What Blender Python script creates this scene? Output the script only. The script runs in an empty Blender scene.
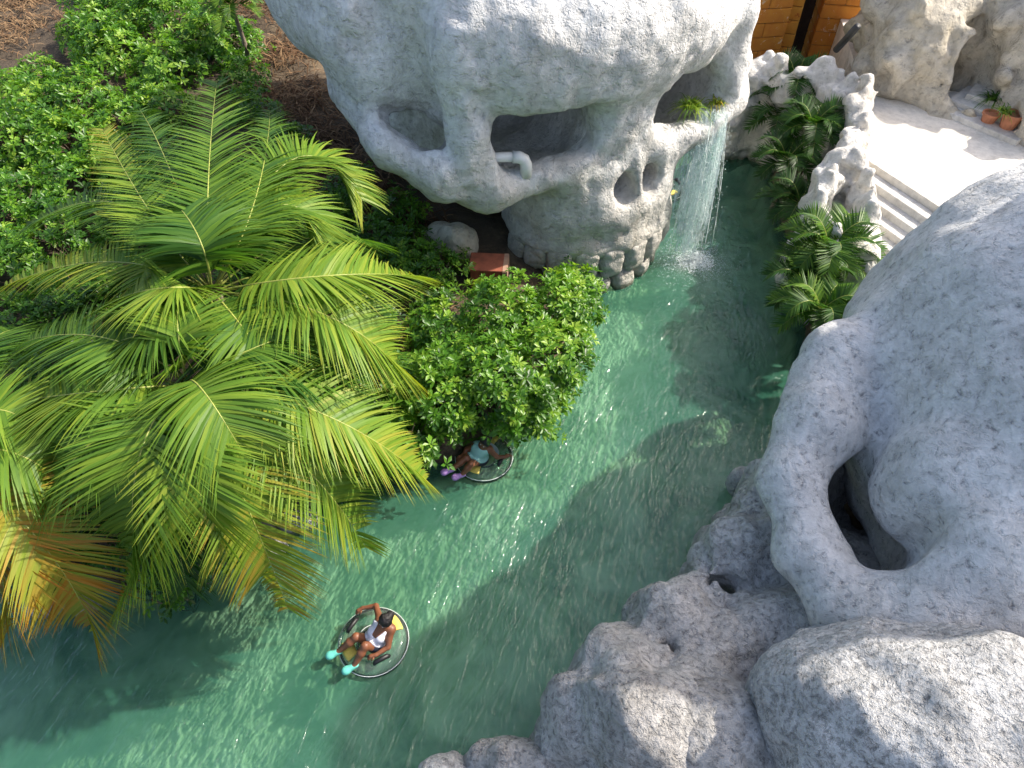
import bpy, bmesh, math, random
import numpy as np
from mathutils import Vector, Matrix, Quaternion

random.seed(7)
RNG = np.random.default_rng(7)
R = math.radians
SC = bpy.context.scene
COL = SC.collection

# ------------------------------------------------------------------ camera
CAM_H, CAM_F, CAM_P = 11.4, 700.0, R(48)
cam = bpy.data.cameras.new('camera')
cam.sensor_width = 36.0
cam.lens = CAM_F / 1024 * 36.0
cam.clip_end = 2000
cam_o = bpy.data.objects.new('camera', cam)
COL.objects.link(cam_o)
cam_o.location = (0, 0, CAM_H)
cam_o.rotation_euler = (math.pi / 2 - CAM_P, 0, 0)
SC.camera = cam_o

# ------------------------------------------------------------------ light
SUN_AZ, SUN_EL = R(72), R(43)          # azimuth from +Y towards +X
S = Vector((math.sin(SUN_AZ) * math.cos(SUN_EL), math.cos(SUN_AZ) * math.cos(SUN_EL), math.sin(SUN_EL)))
world = bpy.data.worlds.new('World')
SC.world = world
world.use_nodes = True
wn = world.node_tree
sky = wn.nodes.new('ShaderNodeTexSky')
sky.sky_type = 'NISHITA'
sky.sun_disc = False
sky.sun_elevation = SUN_EL
sky.sun_rotation = SUN_AZ
sky.air_density = 1.0
sky.dust_density = 4.0
sky.ozone_density = 1.0
wn.links.new(sky.outputs[0], wn.nodes['Background'].inputs[0])
wn.nodes['Background'].inputs[1].default_value = 0.15
sun = bpy.data.lights.new('sun', 'SUN')
sun.energy = 3.9
sun.angle = R(0.9)
sun.color = (1.0, 0.93, 0.82)
sun_o = bpy.data.objects.new('sun', sun)
COL.objects.link(sun_o)
sun_o.rotation_euler = (-S).to_track_quat('-Z', 'Y').to_euler()
sun_o.location = S * 60
vs = SC.view_settings
vs.view_transform = 'Standard'
vs.look = 'None'
vs.gamma = 1.0
vs.exposure = 0.9
vs.use_curve_mapping = False
SC.render.engine = 'CYCLES'
SC.cycles.use_denoising = True
SC.cycles.max_bounces = 8
SC.cycles.transparent_max_bounces = 24
SC.cycles.caustics_reflective = False
SC.cycles.caustics_refractive = False

# ------------------------------------------------------------------ helpers
_c, _s = math.cos(CAM_P), math.sin(CAM_P)


def at(x, y, z):
    """World point at height z seen along a line of sight of the survey photograph."""
    u, v = (x - 512) / CAM_F, (384 - y) / CAM_F
    d = Vector((u, _c + v * _s, -_s + v * _c))
    return Vector((0, 0, CAM_H)) + d * ((z - CAM_H) / d.z)


def tag(o, label=None, cat=None, group=None, kind=None):
    if label: o['label'] = label
    if cat: o['category'] = cat
    if group: o['group'] = group
    if kind: o['kind'] = kind
    return o


def empty(name, loc=(0, 0, 0), rz=0):
    o = bpy.data.objects.new(name, None)
    COL.objects.link(o)
    o.empty_display_size = 0.2
    o.location = loc
    o.rotation_euler = (0, 0, rz)
    return o


def mesh_obj(name, verts, faces, mats, parent=None, smooth=True, loc=None, mat_idx=None, attr=None):
    me = bpy.data.meshes.new(name)
    if isinstance(verts, np.ndarray):
        verts = verts.astype(np.float32)
        faces = np.asarray(faces, dtype=np.int32)
        n, k = faces.shape
        me.vertices.add(len(verts))
        me.vertices.foreach_set('co', verts.ravel())
        me.loops.add(n * k)
        me.loops.foreach_set('vertex_index', faces.ravel())
        me.polygons.add(n)
        me.polygons.foreach_set('loop_start', np.arange(0, n * k, k, dtype=np.int32))
        me.polygons.foreach_set('loop_total', np.full(n, k, dtype=np.int32))
        me.update(calc_edges=True)
    else:
        me.from_pydata(verts, [], faces)
        me.update()
    if not isinstance(mats, (list, tuple)): mats = [mats]
    for m in mats: me.materials.append(m)
    if mat_idx is not None: me.polygons.foreach_set('material_index', np.asarray(mat_idx, dtype=np.int32))
    if smooth: me.polygons.foreach_set('use_smooth', np.ones(len(me.polygons), dtype=bool))
    if attr is not None:
        a = me.attributes.new('tint', 'FLOAT', 'POINT')
        a.data.foreach_set('value', np.asarray(attr, dtype=np.float32))
    o = bpy.data.objects.new(name, me)
    COL.objects.link(o)
    if parent: o.parent = parent
    if loc is not None: o.location = loc
    return o


def bm_obj(name, bm, mats, parent=None, smooth=True, loc=None, rz=0):
    me = bpy.data.meshes.new(name)
    bmesh.ops.recalc_face_normals(bm, faces=bm.faces)
    bm.to_mesh(me); bm.free()
    if not isinstance(mats, (list, tuple)): mats = [mats]
    for m in mats: me.materials.append(m)
    if smooth:
        me.polygons.foreach_set('use_smooth', np.ones(len(me.polygons), dtype=bool))
    o = bpy.data.objects.new(name, me)
    COL.objects.link(o)
    if parent: o.parent = parent
    if loc is not None: o.location = loc
    o.rotation_euler = (0, 0, rz)
    return o


# --- gradient noise -----------------------------------------------------
_perm = RNG.permutation(256).astype(np.int32)
_perm = np.concatenate([_perm, _perm, _perm])
_g = RNG.normal(size=(256, 3)).astype(np.float32)
_g /= np.linalg.norm(_g, axis=1, keepdims=True)


def pnoise(P):
    P = np.asarray(P, dtype=np.float32)
    I = np.floor(P).astype(np.int32)
    Fr = P - I
    I &= 255
    W = Fr * Fr * Fr * (Fr * (Fr * 6 - 15) + 10)
    out = np.zeros(len(P), dtype=np.float32)
    for dx in (0, 1):
        hx = _perm[I[:, 0] + dx]
        wx = W[:, 0] if dx else 1 - W[:, 0]
        for dy in (0, 1):
            hy = _perm[hx + I[:, 1] + dy]
            wy = W[:, 1] if dy else 1 - W[:, 1]
            for dz in (0, 1):
                h = _perm[hy + I[:, 2] + dz]
                wz = W[:, 2] if dz else 1 - W[:, 2]
                g = _g[h]
                d = g[:, 0] * (Fr[:, 0] - dx) + g[:, 1] * (Fr[:, 1] - dy) + g[:, 2] * (Fr[:, 2] - dz)
                out += d * wx * wy * wz
    return out * 1.5


def fbm(P, scale, octaves=3, gain=0.5):
    o = 0; a = 1.0
    for i in range(octaves):
        o = o + a * pnoise(P * (scale * 2 ** i) + 17.3 * i)
        a *= gain
    return o


# --- signed distance sculpting -------------------------------------------
def smin(a, b, k):
    h = np.maximum(k - np.abs(a - b), 0) / k
    return np.minimum(a, b) - h * h * k * 0.25


def smax(a, b, k):
    return -smin(-a, -b, k)


class Grid:
    def __init__(self, lo, hi, h):
        self.lo = np.array(lo, np.float32); self.h = h
        n = np.ceil((np.array(hi) - np.array(lo)) / h).astype(int) + 1
        self.n = n
        ax = [self.lo[i] + h * np.arange(n[i], dtype=np.float32) for i in range(3)]
        self.x = ax[0][:, None, None]; self.y = ax[1][None, :, None]; self.z = ax[2][None, None, :]

    def ell(self, c, r, x=None, rz=0):
        x = self.x if x is None else x
        X, Y, Z = x - c[0], self.y - c[1], self.z - c[2]
        if rz:
            ca, sa = math.cos(rz), math.sin(rz)
            X, Y = X * ca + Y * sa, -X * sa + Y * ca
        k0 = np.sqrt((X / r[0]) ** 2 + (Y / r[1]) ** 2 + (Z / r[2]) ** 2)
        k1 = np.sqrt((X / r[0] ** 2) ** 2 + (Y / r[1] ** 2) ** 2 + (Z / r[2] ** 2) ** 2) + 1e-6
        return k0 * (k0 - 1) / k1

    def cap(self, a, b, r, r2=None, x=None):
        x = self.x if x is None else x
        a = np.array(a, np.float32); b = np.array(b, np.float32); d = b - a
        t = np.clip(((x - a[0]) * d[0] + (self.y - a[1]) * d[1] + (self.z - a[2]) * d[2]) / (d @ d), 0, 1)
        D = np.sqrt((x - a[0] - t * d[0]) ** 2 + (self.y - a[1] - t * d[1]) ** 2 + (self.z - a[2] - t * d[2]) ** 2)
        return D - (r if r2 is None else r + (r2 - r) * t)

    def box(self, c, hs, rr, x=None, rz=0, ry=0):
        x = self.x if x is None else x
        X, Y, Z = x - c[0], self.y - c[1], self.z - c[2]
        if rz:
            ca, sa = math.cos(rz), math.sin(rz)
            X, Y = X * ca + Y * sa, -X * sa + Y * ca
        if ry:
            ca, sa = math.cos(ry), math.sin(ry)
            X, Z = X * ca + Z * sa, -X * sa + Z * ca
        qx, qy, qz = np.abs(X) - hs[0] + rr, np.abs(Y) - hs[1] + rr, np.abs(Z) - hs[2] + rr
        return np.sqrt(np.maximum(qx, 0) ** 2 + np.maximum(qy, 0) ** 2 + np.maximum(qz, 0) ** 2) + \
            np.minimum(np.maximum(np.maximum(qx, qy), qz), 0) - rr

    def roughen(self, F, fn, band=0.6):
        """adds fn(points) to the field near the surface"""
        F = np.ascontiguousarray(np.broadcast_to(F, tuple(self.n))).astype(np.float32)
        m = np.abs(F) < band
        i, j, k = np.nonzero(m)
        P = np.stack([i, j, k], 1).astype(np.float32) * self.h + self.lo
        F[m] += fn(P)
        return F

    def mesh(self, F):
        """surface nets"""
        F = np.ascontiguousarray(np.broadcast_to(F, tuple(self.n))).astype(np.float32)
        s = F < 0
        c = np.zeros(tuple(self.n - 1), np.int8)
        for a in (0, 1):
            for b in (0, 1):
                for d in (0, 1):
                    c += s[a:self.n[0] - 1 + a, b:self.n[1] - 1 + b, d:self.n[2] - 1 + d]
        act = (c > 0) & (c < 8)
        I = np.stack(np.nonzero(act), 1)
        idx = np.full(c.shape, -1, np.int32)
        idx[act] = np.arange(len(I), dtype=np.int32)
        acc = np.zeros((len(I), 3), np.float32); cnt = np.zeros(len(I), np.float32)
        corners = [(a, b, d) for a in (0, 1) for b in (0, 1) for d in (0, 1)]
        val = {q: F[I[:, 0] + q[0], I[:, 1] + q[1], I[:, 2] + q[2]] for q in corners}
        for q in corners:
            for ax in range(3):
                if q[ax]: continue
                p = list(q); p[ax] = 1; p = tuple(p)
                v0, v1 = val[q], val[p]
                m = (v0 < 0) != (v1 < 0)
                t = np.where(m, v0 / np.where(m, v0 - v1, 1), 0)
                for e in range(3):
                    acc[:, e] += np.where(m, q[e] + (t if e == ax else 0), 0)
                cnt += m
        V = (I + acc / cnt[:, None]) * self.h + self.lo
        quads = []
        for ax in range(3):
            sl0 = [slice(None)] * 3; sl1 = [slice(None)] * 3
            sl0[ax] = slice(0, -1); sl1[ax] = slice(1, None)
            b, d = [q for q in range(3) if q != ax]
            for q in (b, d):
                sl0[q] = slice(1, -1); sl1[q] = slice(1, -1)
            s0, s1 = s[tuple(sl0)], s[tuple(sl1)]
            E = np.stack(np.nonzero(s0 != s1), 1)
            if not len(E): continue
            inside = s0[E[:, 0], E[:, 1], E[:, 2]]
            E = E.copy(); E[:, b] += 1; E[:, d] += 1
            def cell(ob, od):
                Q = E.copy(); Q[:, b] += ob; Q[:, d] += od
                return idx[Q[:, 0], Q[:, 1], Q[:, 2]]
            q4 = np.stack([cell(-1, -1), cell(0, -1), cell(0, 0), cell(-1, 0)], 1)
            flip = inside if ax != 1 else ~inside
            q4 = np.where(flip[:, None], q4, q4[:, ::-1])
            quads.append(q4)
        return V, np.concatenate(quads)


# ------------------------------------------------------------------ materials
def new_mat(name):
    m = bpy.data.materials.new(name)
    m.use_nodes = True
    return m, m.node_tree, m.node_tree.nodes['Principled BSDF']


def nd(nt, typ, **kw):
    n = nt.nodes.new(typ)
    for k, v in kw.items():
        if k.startswith('i_'):
            n.inputs[int(k[2:]) if k[2:].isdigit() else k[2:].replace('_', ' ')].default_value = v
        else:
            setattr(n, k, v)
    return n


def ramp(nt, fac, stops):
    r = nt.nodes.new('ShaderNodeValToRGB')
    e = r.color_ramp.elements
    while len(e) < len(stops): e.new(0.5)
    for q, (p, c) in zip(e, stops):
        q.position = p
        q.color = c if len(c) == 4 else (*c, 1)
    nt.links.new(fac, r.inputs[0])
    return r.outputs[0]


def mixc(nt, fac, a, b, mode='MIX'):
    n = nt.nodes.new('ShaderNodeMix')
    n.data_type = 'RGBA'; n.blend_type = mode
    for sock, v in ((n.inputs[0], fac), (n.inputs[6], a), (n.inputs[7], b)):
        if isinstance(v, (int, float)): sock.default_value = v
        elif isinstance(v, tuple): sock.default_value = v if len(v) == 4 else (*v, 1)
        else: nt.links.new(v, sock)
    return n.outputs[2]


def noise(nt, vec, scale, detail=4, rough=0.55, dist=0.0):
    n = nd(nt, 'ShaderNodeTexNoise')
    n.inputs['Scale'].default_value = scale
    n.inputs['Detail'].default_value = detail
    n.inputs['Roughness'].default_value = rough
    n.inputs['Distortion'].default_value = dist
    nt.links.new(vec, n.inputs['Vector'])
    return n.outputs[0]


def vmap(nt, vec, scale, rot=(0, 0, 0)):
    n = nd(nt, 'ShaderNodeMapping')
    n.inputs['Scale'].default_value = scale
    n.inputs['Rotation'].default_value = rot
    nt.links.new(vec, n.inputs[0])
    return n.outputs[0]


def math_n(nt, op, a, b=None, clamp=False):
    n = nd(nt, 'ShaderNodeMath', operation=op)
    n.use_clamp = clamp
    for i, v in enumerate((a, b)):
        if v is None: continue
        if isinstance(v, (int, float)): n.inputs[i].default_value = v
        else: nt.links.new(v, n.inputs[i])
    return n.outputs[0]


def stucco(name, base, stain, fine=14.0, pit=0.5, bump=0.5, stain_amt=0.5, stain_z=None, seed=0.0, streak=0.3):
    """sprayed rough plaster: light base, dirty blotches, dark pits, lumpy relief"""
    m, nt, bs = new_mat(name)
    tc = nd(nt, 'ShaderNodeTexCoord').outputs['Object']
    if seed:
        mp = nd(nt, 'ShaderNodeMapping'); mp.inputs['Location'].default_value = (seed, seed * .7, seed * .3)
        nt.links.new(tc, mp.inputs[0]); v = mp.outputs[0]
    else:
        v = tc
    big = noise(nt, v, 0.55, 5, 0.6, 0.6)
    mid = noise(nt, v, 2.6, 6, 0.65, 0.4)
    fin = noise(nt, v, fine, 5, 0.7)
    pits = noise(nt, v, fine * 0.8, 4, 0.7, 0.35)
    f = math_n(nt, 'MULTIPLY', ramp(nt, big, [(0.42, (0, 0, 0)), (0.7, (1, 1, 1))]), stain_amt)
    if stain_z:
        sx = nd(nt, 'ShaderNodeSeparateXYZ'); nt.links.new(tc, sx.inputs[0])
        mr = nd(nt, 'ShaderNodeMapRange')
        mr.inputs[1].default_value, mr.inputs[2].default_value = stain_z
        mr.inputs[3].default_value, mr.inputs[4].default_value = 1, 0
        wob = math_n(nt, 'ADD', sx.outputs[2], math_n(nt, 'MULTIPLY', math_n(nt, 'SUBTRACT', mid, 0.5), 2.4))
        nt.links.new(wob, mr.inputs[0])
        f = math_n(nt, 'ADD', f, math_n(nt, 'MULTIPLY', mr.outputs[0], 0.62), clamp=True)
    col = mixc(nt, f, base, stain)
    blot = ramp(nt, mid, [(0.3, (0.62, 0.62, 0.63)), (0.62, (1, 1, 1))])
    col = mixc(nt, 0.4, col, blot, 'MULTIPLY')
    stv = vmap(nt, v, (2.6, 2.6, 0.30))
    stk = noise(nt, stv, 1.0, 4, 0.6, 0.3)
    col = mixc(nt, streak, col, ramp(nt, stk, [(0.36, (0.48, 0.47, 0.44)), (0.56, (1, 1, 1))]), 'MULTIPLY')
    pm = ramp(nt, pits, [(0.30, (0.35, 0.35, 0.37)), (0.43, (1, 1, 1))])
    col = mixc(nt, pit, col, pm, 'MULTIPLY')
    fm = ramp(nt, fin, [(0.3, (0.72, 0.72, 0.72)), (0.6, (1.06, 1.06, 1.06))])
    col = mixc(nt, 0.6, col, fm, 'MULTIPLY')
    nt.links.new(col, bs.inputs['Base Color'])
    gp = nd(nt, 'ShaderNodeNewGeometry'); gx = nd(nt, 'ShaderNodeSeparateXYZ'); nt.links.new(gp.outputs['Position'], gx.inputs[0])
    wl = math_n(nt, 'ADD', gx.outputs[2], math_n(nt, 'MULTIPLY', math_n(nt, 'SUBTRACT', mid, 0.5), -0.5))
    wet = ramp(nt, wl, [(0.06, (1, 1, 1)), (0.2, (0, 0, 0))])
    col = mixc(nt, wet, col, mixc(nt, 1.0, col, (0.42, 0.43, 0.38), 'MULTIPLY'))
    nt.links.new(col, bs.inputs['Base Color'])
    bs.inputs['Specular IOR Level'].default_value = 0.2
    nt.links.new(math_n(nt, 'SUBTRACT', 0.92, math_n(nt, 'MULTIPLY', wet, 0.5)), bs.inputs['Roughness'])
    h = math_n(nt, 'ADD', math_n(nt, 'MULTIPLY', fin, 0.6), math_n(nt, 'MULTIPLY', ramp(nt, pits, [(0.25, (0, 0, 0)), (0.5, (1, 1, 1))]), 0.6))
    h = math_n(nt, 'ADD', h, math_n(nt, 'MULTIPLY', mid, 1.2))
    b = nd(nt, 'ShaderNodeBump')
    b.inputs['Strength'].default_value = bump
    b.inputs['Distance'].default_value = 0.085
    nt.links.new(h, b.inputs['Height'])
    nt.links.new(b.outputs[0], bs.inputs['Normal'])
    return m


def plain(name, col, rough=0.6, var=0.25, scale=6.0, bump=0.0, spec=0.5, metal=0.0):
    m, nt, bs = new_mat(name)
    tc = nd(nt, 'ShaderNodeTexCoord').outputs['Object']
    n = noise(nt, tc, scale, 4, 0.6)
    lo = tuple(c * (1 - var) for c in col); hi = tuple(min(1, c * (1 + var)) for c in col)
    nt.links.new(ramp(nt, n, [(0.3, lo), (0.7, hi)]), bs.inputs['Base Color'])
    bs.inputs['Roughness'].default_value = rough
    bs.inputs['Specular IOR Level'].default_value = spec
    bs.inputs['Metallic'].default_value = metal
    if bump:
        b = nd(nt, 'ShaderNodeBump'); b.inputs['Strength'].default_value = bump; b.inputs['Distance'].default_value = 0.03
        nt.links.new(n, b.inputs['Height']); nt.links.new(b.outputs[0], bs.inputs['Normal'])
    return m


def leaf_mat(name, stops, rough=0.42, trans=0.35, noise_scale=1.2, spec=0.5):
    """leaf colour from a per-leaf tint, with light coming through the blade"""
    m, nt, bs = new_mat(name)
    a = nd(nt, 'ShaderNodeAttribute'); a.attribute_name = 'tint'
    col = ramp(nt, a.outputs['Fac'], stops)
    nt.links.new(col, bs.inputs['Base Color'])
    bs.inputs['Roughness'].default_value = rough
    bs.inputs['Specular IOR Level'].default_value = spec
    tr = nd(nt, 'ShaderNodeBsdfTranslucent')
    nt.links.new(mixc(nt, 1.0, col, (1.25, 1.35, 0.55), 'MULTIPLY'), tr.inputs[0])
    mx = nd(nt, 'ShaderNodeMixShader'); mx.inputs[0].default_value = trans
    nt.links.new(bs.outputs[0], mx.inputs[1]); nt.links.new(tr.outputs[0], mx.inputs[2])
    nt.links.new(mx.outputs[0], nt.nodes['Material Output'].inputs[0])
    return m


M = {}
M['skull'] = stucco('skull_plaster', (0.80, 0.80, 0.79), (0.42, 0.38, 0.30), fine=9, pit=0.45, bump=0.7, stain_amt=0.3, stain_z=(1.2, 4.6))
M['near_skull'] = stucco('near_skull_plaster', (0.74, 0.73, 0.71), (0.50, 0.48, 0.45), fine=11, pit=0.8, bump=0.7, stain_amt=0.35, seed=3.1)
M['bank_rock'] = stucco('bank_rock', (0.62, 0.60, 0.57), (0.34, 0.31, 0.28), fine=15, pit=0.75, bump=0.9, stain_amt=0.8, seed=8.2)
M['boulder'] = stucco('boulder_rock', (0.70, 0.69, 0.67), (0.46, 0.44, 0.42), fine=17, pit=0.8, bump=0.95, stain_amt=0.5, seed=5.7)
M['parapet'] = stucco('parapet_plaster', (0.74, 0.72, 0.68), (0.50, 0.44, 0.36), fine=9, pit=0.45, bump=0.6, stain_amt=0.5, seed=11.3)
M['cliff'] = stucco('cliff_rock', (0.60, 0.55, 0.46), (0.40, 0.33, 0.20), fine=7, pit=0.5, bump=0.8, stain_amt=0.8, seed=2.9)


def water_mat():
    m, nt, bs = new_mat('river_water')
    nt.nodes.remove(bs)
    tc = nd(nt, 'ShaderNodeTexCoord').outputs['Object']
    v1 = vmap(nt, tc, (1.0, 1.0, 1.0), (0, 0, R(20)))
    w1 = noise(nt, vmap(nt, v1, (2.3, 0.9, 1)), 2.2, 3, 0.55, 0.9)
    w2 = noise(nt, vmap(nt, v1, (1.9, 1.0, 1)), 6.5, 3, 0.6, 0.6)
    cl = noise(nt, tc, 0.28, 2, 0.5)                       # wind patches
    amp = ramp(nt, cl, [(0.35, (0.45, 0.45, 0.45)), (0.65, (1, 1, 1))])
    h = math_n(nt, 'MULTIPLY', math_n(nt, 'ADD', w1, math_n(nt, 'MULTIPLY', w2, 0.30)), amp)
    b = nd(nt, 'ShaderNodeBump'); b.inputs['Strength'].default_value = 0.8; b.inputs['Distance'].default_value = 0.085
    nt.links.new(h, b.inputs['Height'])
    t = nd(nt, 'ShaderNodeBsdfTransparent'); t.inputs[0].default_value = (0.65, 0.89, 0.74, 1)
    d = nd(nt, 'ShaderNodeBsdfDiffuse'); d.inputs[0].default_value = (0.07, 0.25, 0.165, 1)
    mx = nd(nt, 'ShaderNodeMixShader'); mx.inputs[0].default_value = 0.34
    nt.links.new(t.outputs[0], mx.inputs[1]); nt.links.new(d.outputs[0], mx.inputs[2])
    g = nd(nt, 'ShaderNodeBsdfGlossy'); g.inputs['Roughness'].default_value = 0.08
    nt.links.new(b.outputs[0], g.inputs['Normal'])
    fr = nd(nt, 'ShaderNodeFresnel'); fr.inputs[0].default_value = 1.48
    b2 = nd(nt, 'ShaderNodeBump'); b2.inputs['Strength'].default_value = 0.8; b2.inputs['Distance'].default_value = 0.15
    nt.links.new(h, b2.inputs['Height']); nt.links.new(b2.outputs[0], fr.inputs['Normal'])
    m2 = nd(nt, 'ShaderNodeMixShader')
    nt.links.new(fr.outputs[0], m2.inputs[0]); nt.links.new(mx.outputs[0], m2.inputs[1]); nt.links.new(g.outputs[0], m2.inputs[2])
    nt.links.new(m2.outputs[0], nt.nodes['Material Output'].inputs[0])
    return m


M['water'] = water_mat()


def ground_mat():
    m, nt, bs = new_mat('ground_soil_and_bed')
    tc = nd(nt, 'ShaderNodeTexCoord').outputs['Object']
    a = noise(nt, tc, 0.5, 4, 0.6, 0.8)
    vo = nd(nt, 'ShaderNodeTexVoronoi'); vo.inputs['Scale'].default_value = 2.2; vo.feature = 'SMOOTH_F1'
    wv = nd(nt, 'ShaderNodeVectorMath', operation='ADD')
    nz = nd(nt, 'ShaderNodeTexNoise'); nz.inputs['Scale'].default_value = 1.6; nz.inputs['Detail'].default_value = 3
    nt.links.new(tc, nz.inputs['Vector']); nt.links.new(tc, wv.inputs[0]); nt.links.new(nz.outputs['Color'], wv.inputs[1])
    nt.links.new(wv.outputs[0], vo.inputs['Vector'])
    c1 = ramp(nt, a, [(0.36, (0.34, 0.38, 0.28)), (0.48, (0.68, 0.68, 0.52)), (0.58, (0.95, 0.92, 0.78))])
    c2 = ramp(nt, vo.outputs['Distance'], [(0.1, (0.66, 0.68, 0.66)), (0.6, (1.15, 1.15, 1.15))])  # cell mottling painted into the bed colour in place of caustic light
    bed = mixc(nt, 0.8, c1, c2, 'MULTIPLY')
    s1 = noise(nt, tc, 0.8, 5, 0.65, 0.5); s2 = noise(nt, tc, 9, 4, 0.7)
    c = ramp(nt, s1, [(0.3, (0.04, 0.03, 0.02)), (0.55, (0.085, 0.06, 0.036)), (0.75, (0.19, 0.14, 0.085))])
    soil = mixc(nt, 0.7, c, ramp(nt, s2, [(0.3, (0.5, 0.5, 0.5)), (0.7, (1.2, 1.2, 1.2))]), 'MULTIPLY')
    sx = nd(nt, 'ShaderNodeSeparateXYZ'); nt.links.new(tc, sx.inputs[0])
    f = ramp(nt, math_n(nt, 'ADD', math_n(nt, 'MULTIPLY', sx.outputs[2], 1.0), 0.75), [(0.15, (0, 0, 0)), (0.45, (1, 1, 1))])
    nt.links.new(mixc(nt, f, bed, soil), bs.inputs['Base Color'])
    bs.inputs['Roughness'].default_value = 0.95
    b = nd(nt, 'ShaderNodeBump'); b.inputs['Strength'].default_value = 0.9; b.inputs['Distance'].default_value = 0.05
    nt.links.new(math_n(nt, 'MULTIPLY', s2, f), b.inputs['Height']); nt.links.new(b.outputs[0], bs.inputs['Normal'])
    return m


M['soil'] = ground_mat()

# ------------------------------------------------------------------ ground, river
# banks: polylines of the water's edge (world metres)
LEFT_EDGE = [(-60, -6), (-30, 2.2), (-14, 4.6), (-9.2, 5.6), (-6.6, 6.1), (-5.2, 6.4), (-4.0, 7.4), (-2.6, 7.75), (-0.9, 8.3), (0.4, 9.8), (1.2, 11.8), (1.3, 13.3), (1.5, 15.0), (3.6, 18.2), (5.0, 22.0), (6.5, 27.0), (8, 60)]
RIGHT_EDGE = [(-60, -14), (-30, -6), (-12, -1.2), (-4, -0.6), (1.0, 2.2), (3.0, 4.4), (4.4, 6.6), (5.8, 9.0), (6.9, 12.0), (7.3, 15.0), (7.7, 18.0), (8.2, 21.5), (9.5, 27.0), (12, 60)]


def poly_dist(px, py, poly):
    best = np.full(px.shape, 1e9, np.float32); side = np.zeros(px.shape, np.float32)
    for (x0, y0), (x1, y1) in zip(poly[:-1], poly[1:]):
        dx, dy = x1 - x0, y1 - y0
        t = np.clip(((px - x0) * dx + (py - y0) * dy) / (dx * dx + dy * dy), 0, 1)
        d = np.hypot(px - x0 - t * dx, py - y0 - t * dy)
        cr = dx * (py - y0) - dy * (px - x0)
        m = d < best
        best = np.where(m, d, best); side = np.where(m, np.sign(cr), side)
    return best * side      # positive on the left of the line


def land_height(x, y):
    x = np.asarray(x, np.float32); y = np.asarray(y, np.float32)
    dl = poly_dist(x, y, LEFT_EDGE)       # > 0 : left bank
    dr = -poly_dist(x, y, RIGHT_EDGE)     # > 0 : right bank
    P = np.stack([x.ravel(), y.ravel(), np.zeros(x.size, np.float32)], 1)
    n = fbm(P, 0.35, 3).reshape(x.shape)
    zl = 0.25 + np.clip(dl, 0, 1.0) * 0.45 + np.clip(dl - 1, 0, 12) * 0.11 + n * np.clip(dl, 0, 2) * 0.18
    zr = np.minimum(0.2 + np.clip(dr, 0, 3) * 0.25, 1.0) + 0 * n
    bed = -1.15 + 0.08 * n
    z = np.where(dl > 0, zl, np.where(dr > 0, zr, bed))
    ed = np.maximum(dl, dr)
    k = np.clip((ed + 0.35) / 0.35, 0, 1)
    return np.where(ed > 0, z, bed + (0.2 - bed) * k * k)


def make_ground():
    xs = np.concatenate([[-400, -150, -60], np.arange(-34, 30.01, 0.25), [60, 150, 400]]).astype(np.float32)
    ys = np.concatenate([[-400, -120, -40], np.arange(-10, 40.01, 0.25), [60, 150, 400, 900]]).astype(np.float32)
    X, Y = np.meshgrid(xs, ys, indexing='ij')
    Z = land_height(X, Y)
    V = np.stack([X.ravel(), Y.ravel(), Z.ravel()], 1)
    nx, ny = len(xs), len(ys)
    i = np.arange(nx - 1)[:, None] * ny + np.arange(ny - 1)[None, :]
    Fq = np.stack([i, i + ny, i + ny + 1, i + 1], -1).reshape(-1, 4)
    o = mesh_obj('ground', V, Fq, M['soil'])
    tag(o, 'brown soil of the planted bank and pale bed of the river', 'ground', kind='structure')
    # water sheet
    xs = np.linspace(-60, 30, 91); ys = np.linspace(-14, 60, 75)
    V = [(x, y, 0.0) for x in xs for y in ys]
    ny = len(ys)
    Fq = [(a * ny + b, (a + 1) * ny + b, (a + 1) * ny + b + 1, a * ny + b + 1) for a in range(len(xs) - 1) for b in range(ny - 1)]
    o = mesh_obj('river_water', V, Fq, M['water'])
    tag(o, 'murky turquoise water of the lazy river', 'water', kind='structure')


make_ground()

# ------------------------------------------------------------------ far skull
SK_T = at(620, 284, 0.15); SK_T.z = 0
SK_RZ = R(28)


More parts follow.
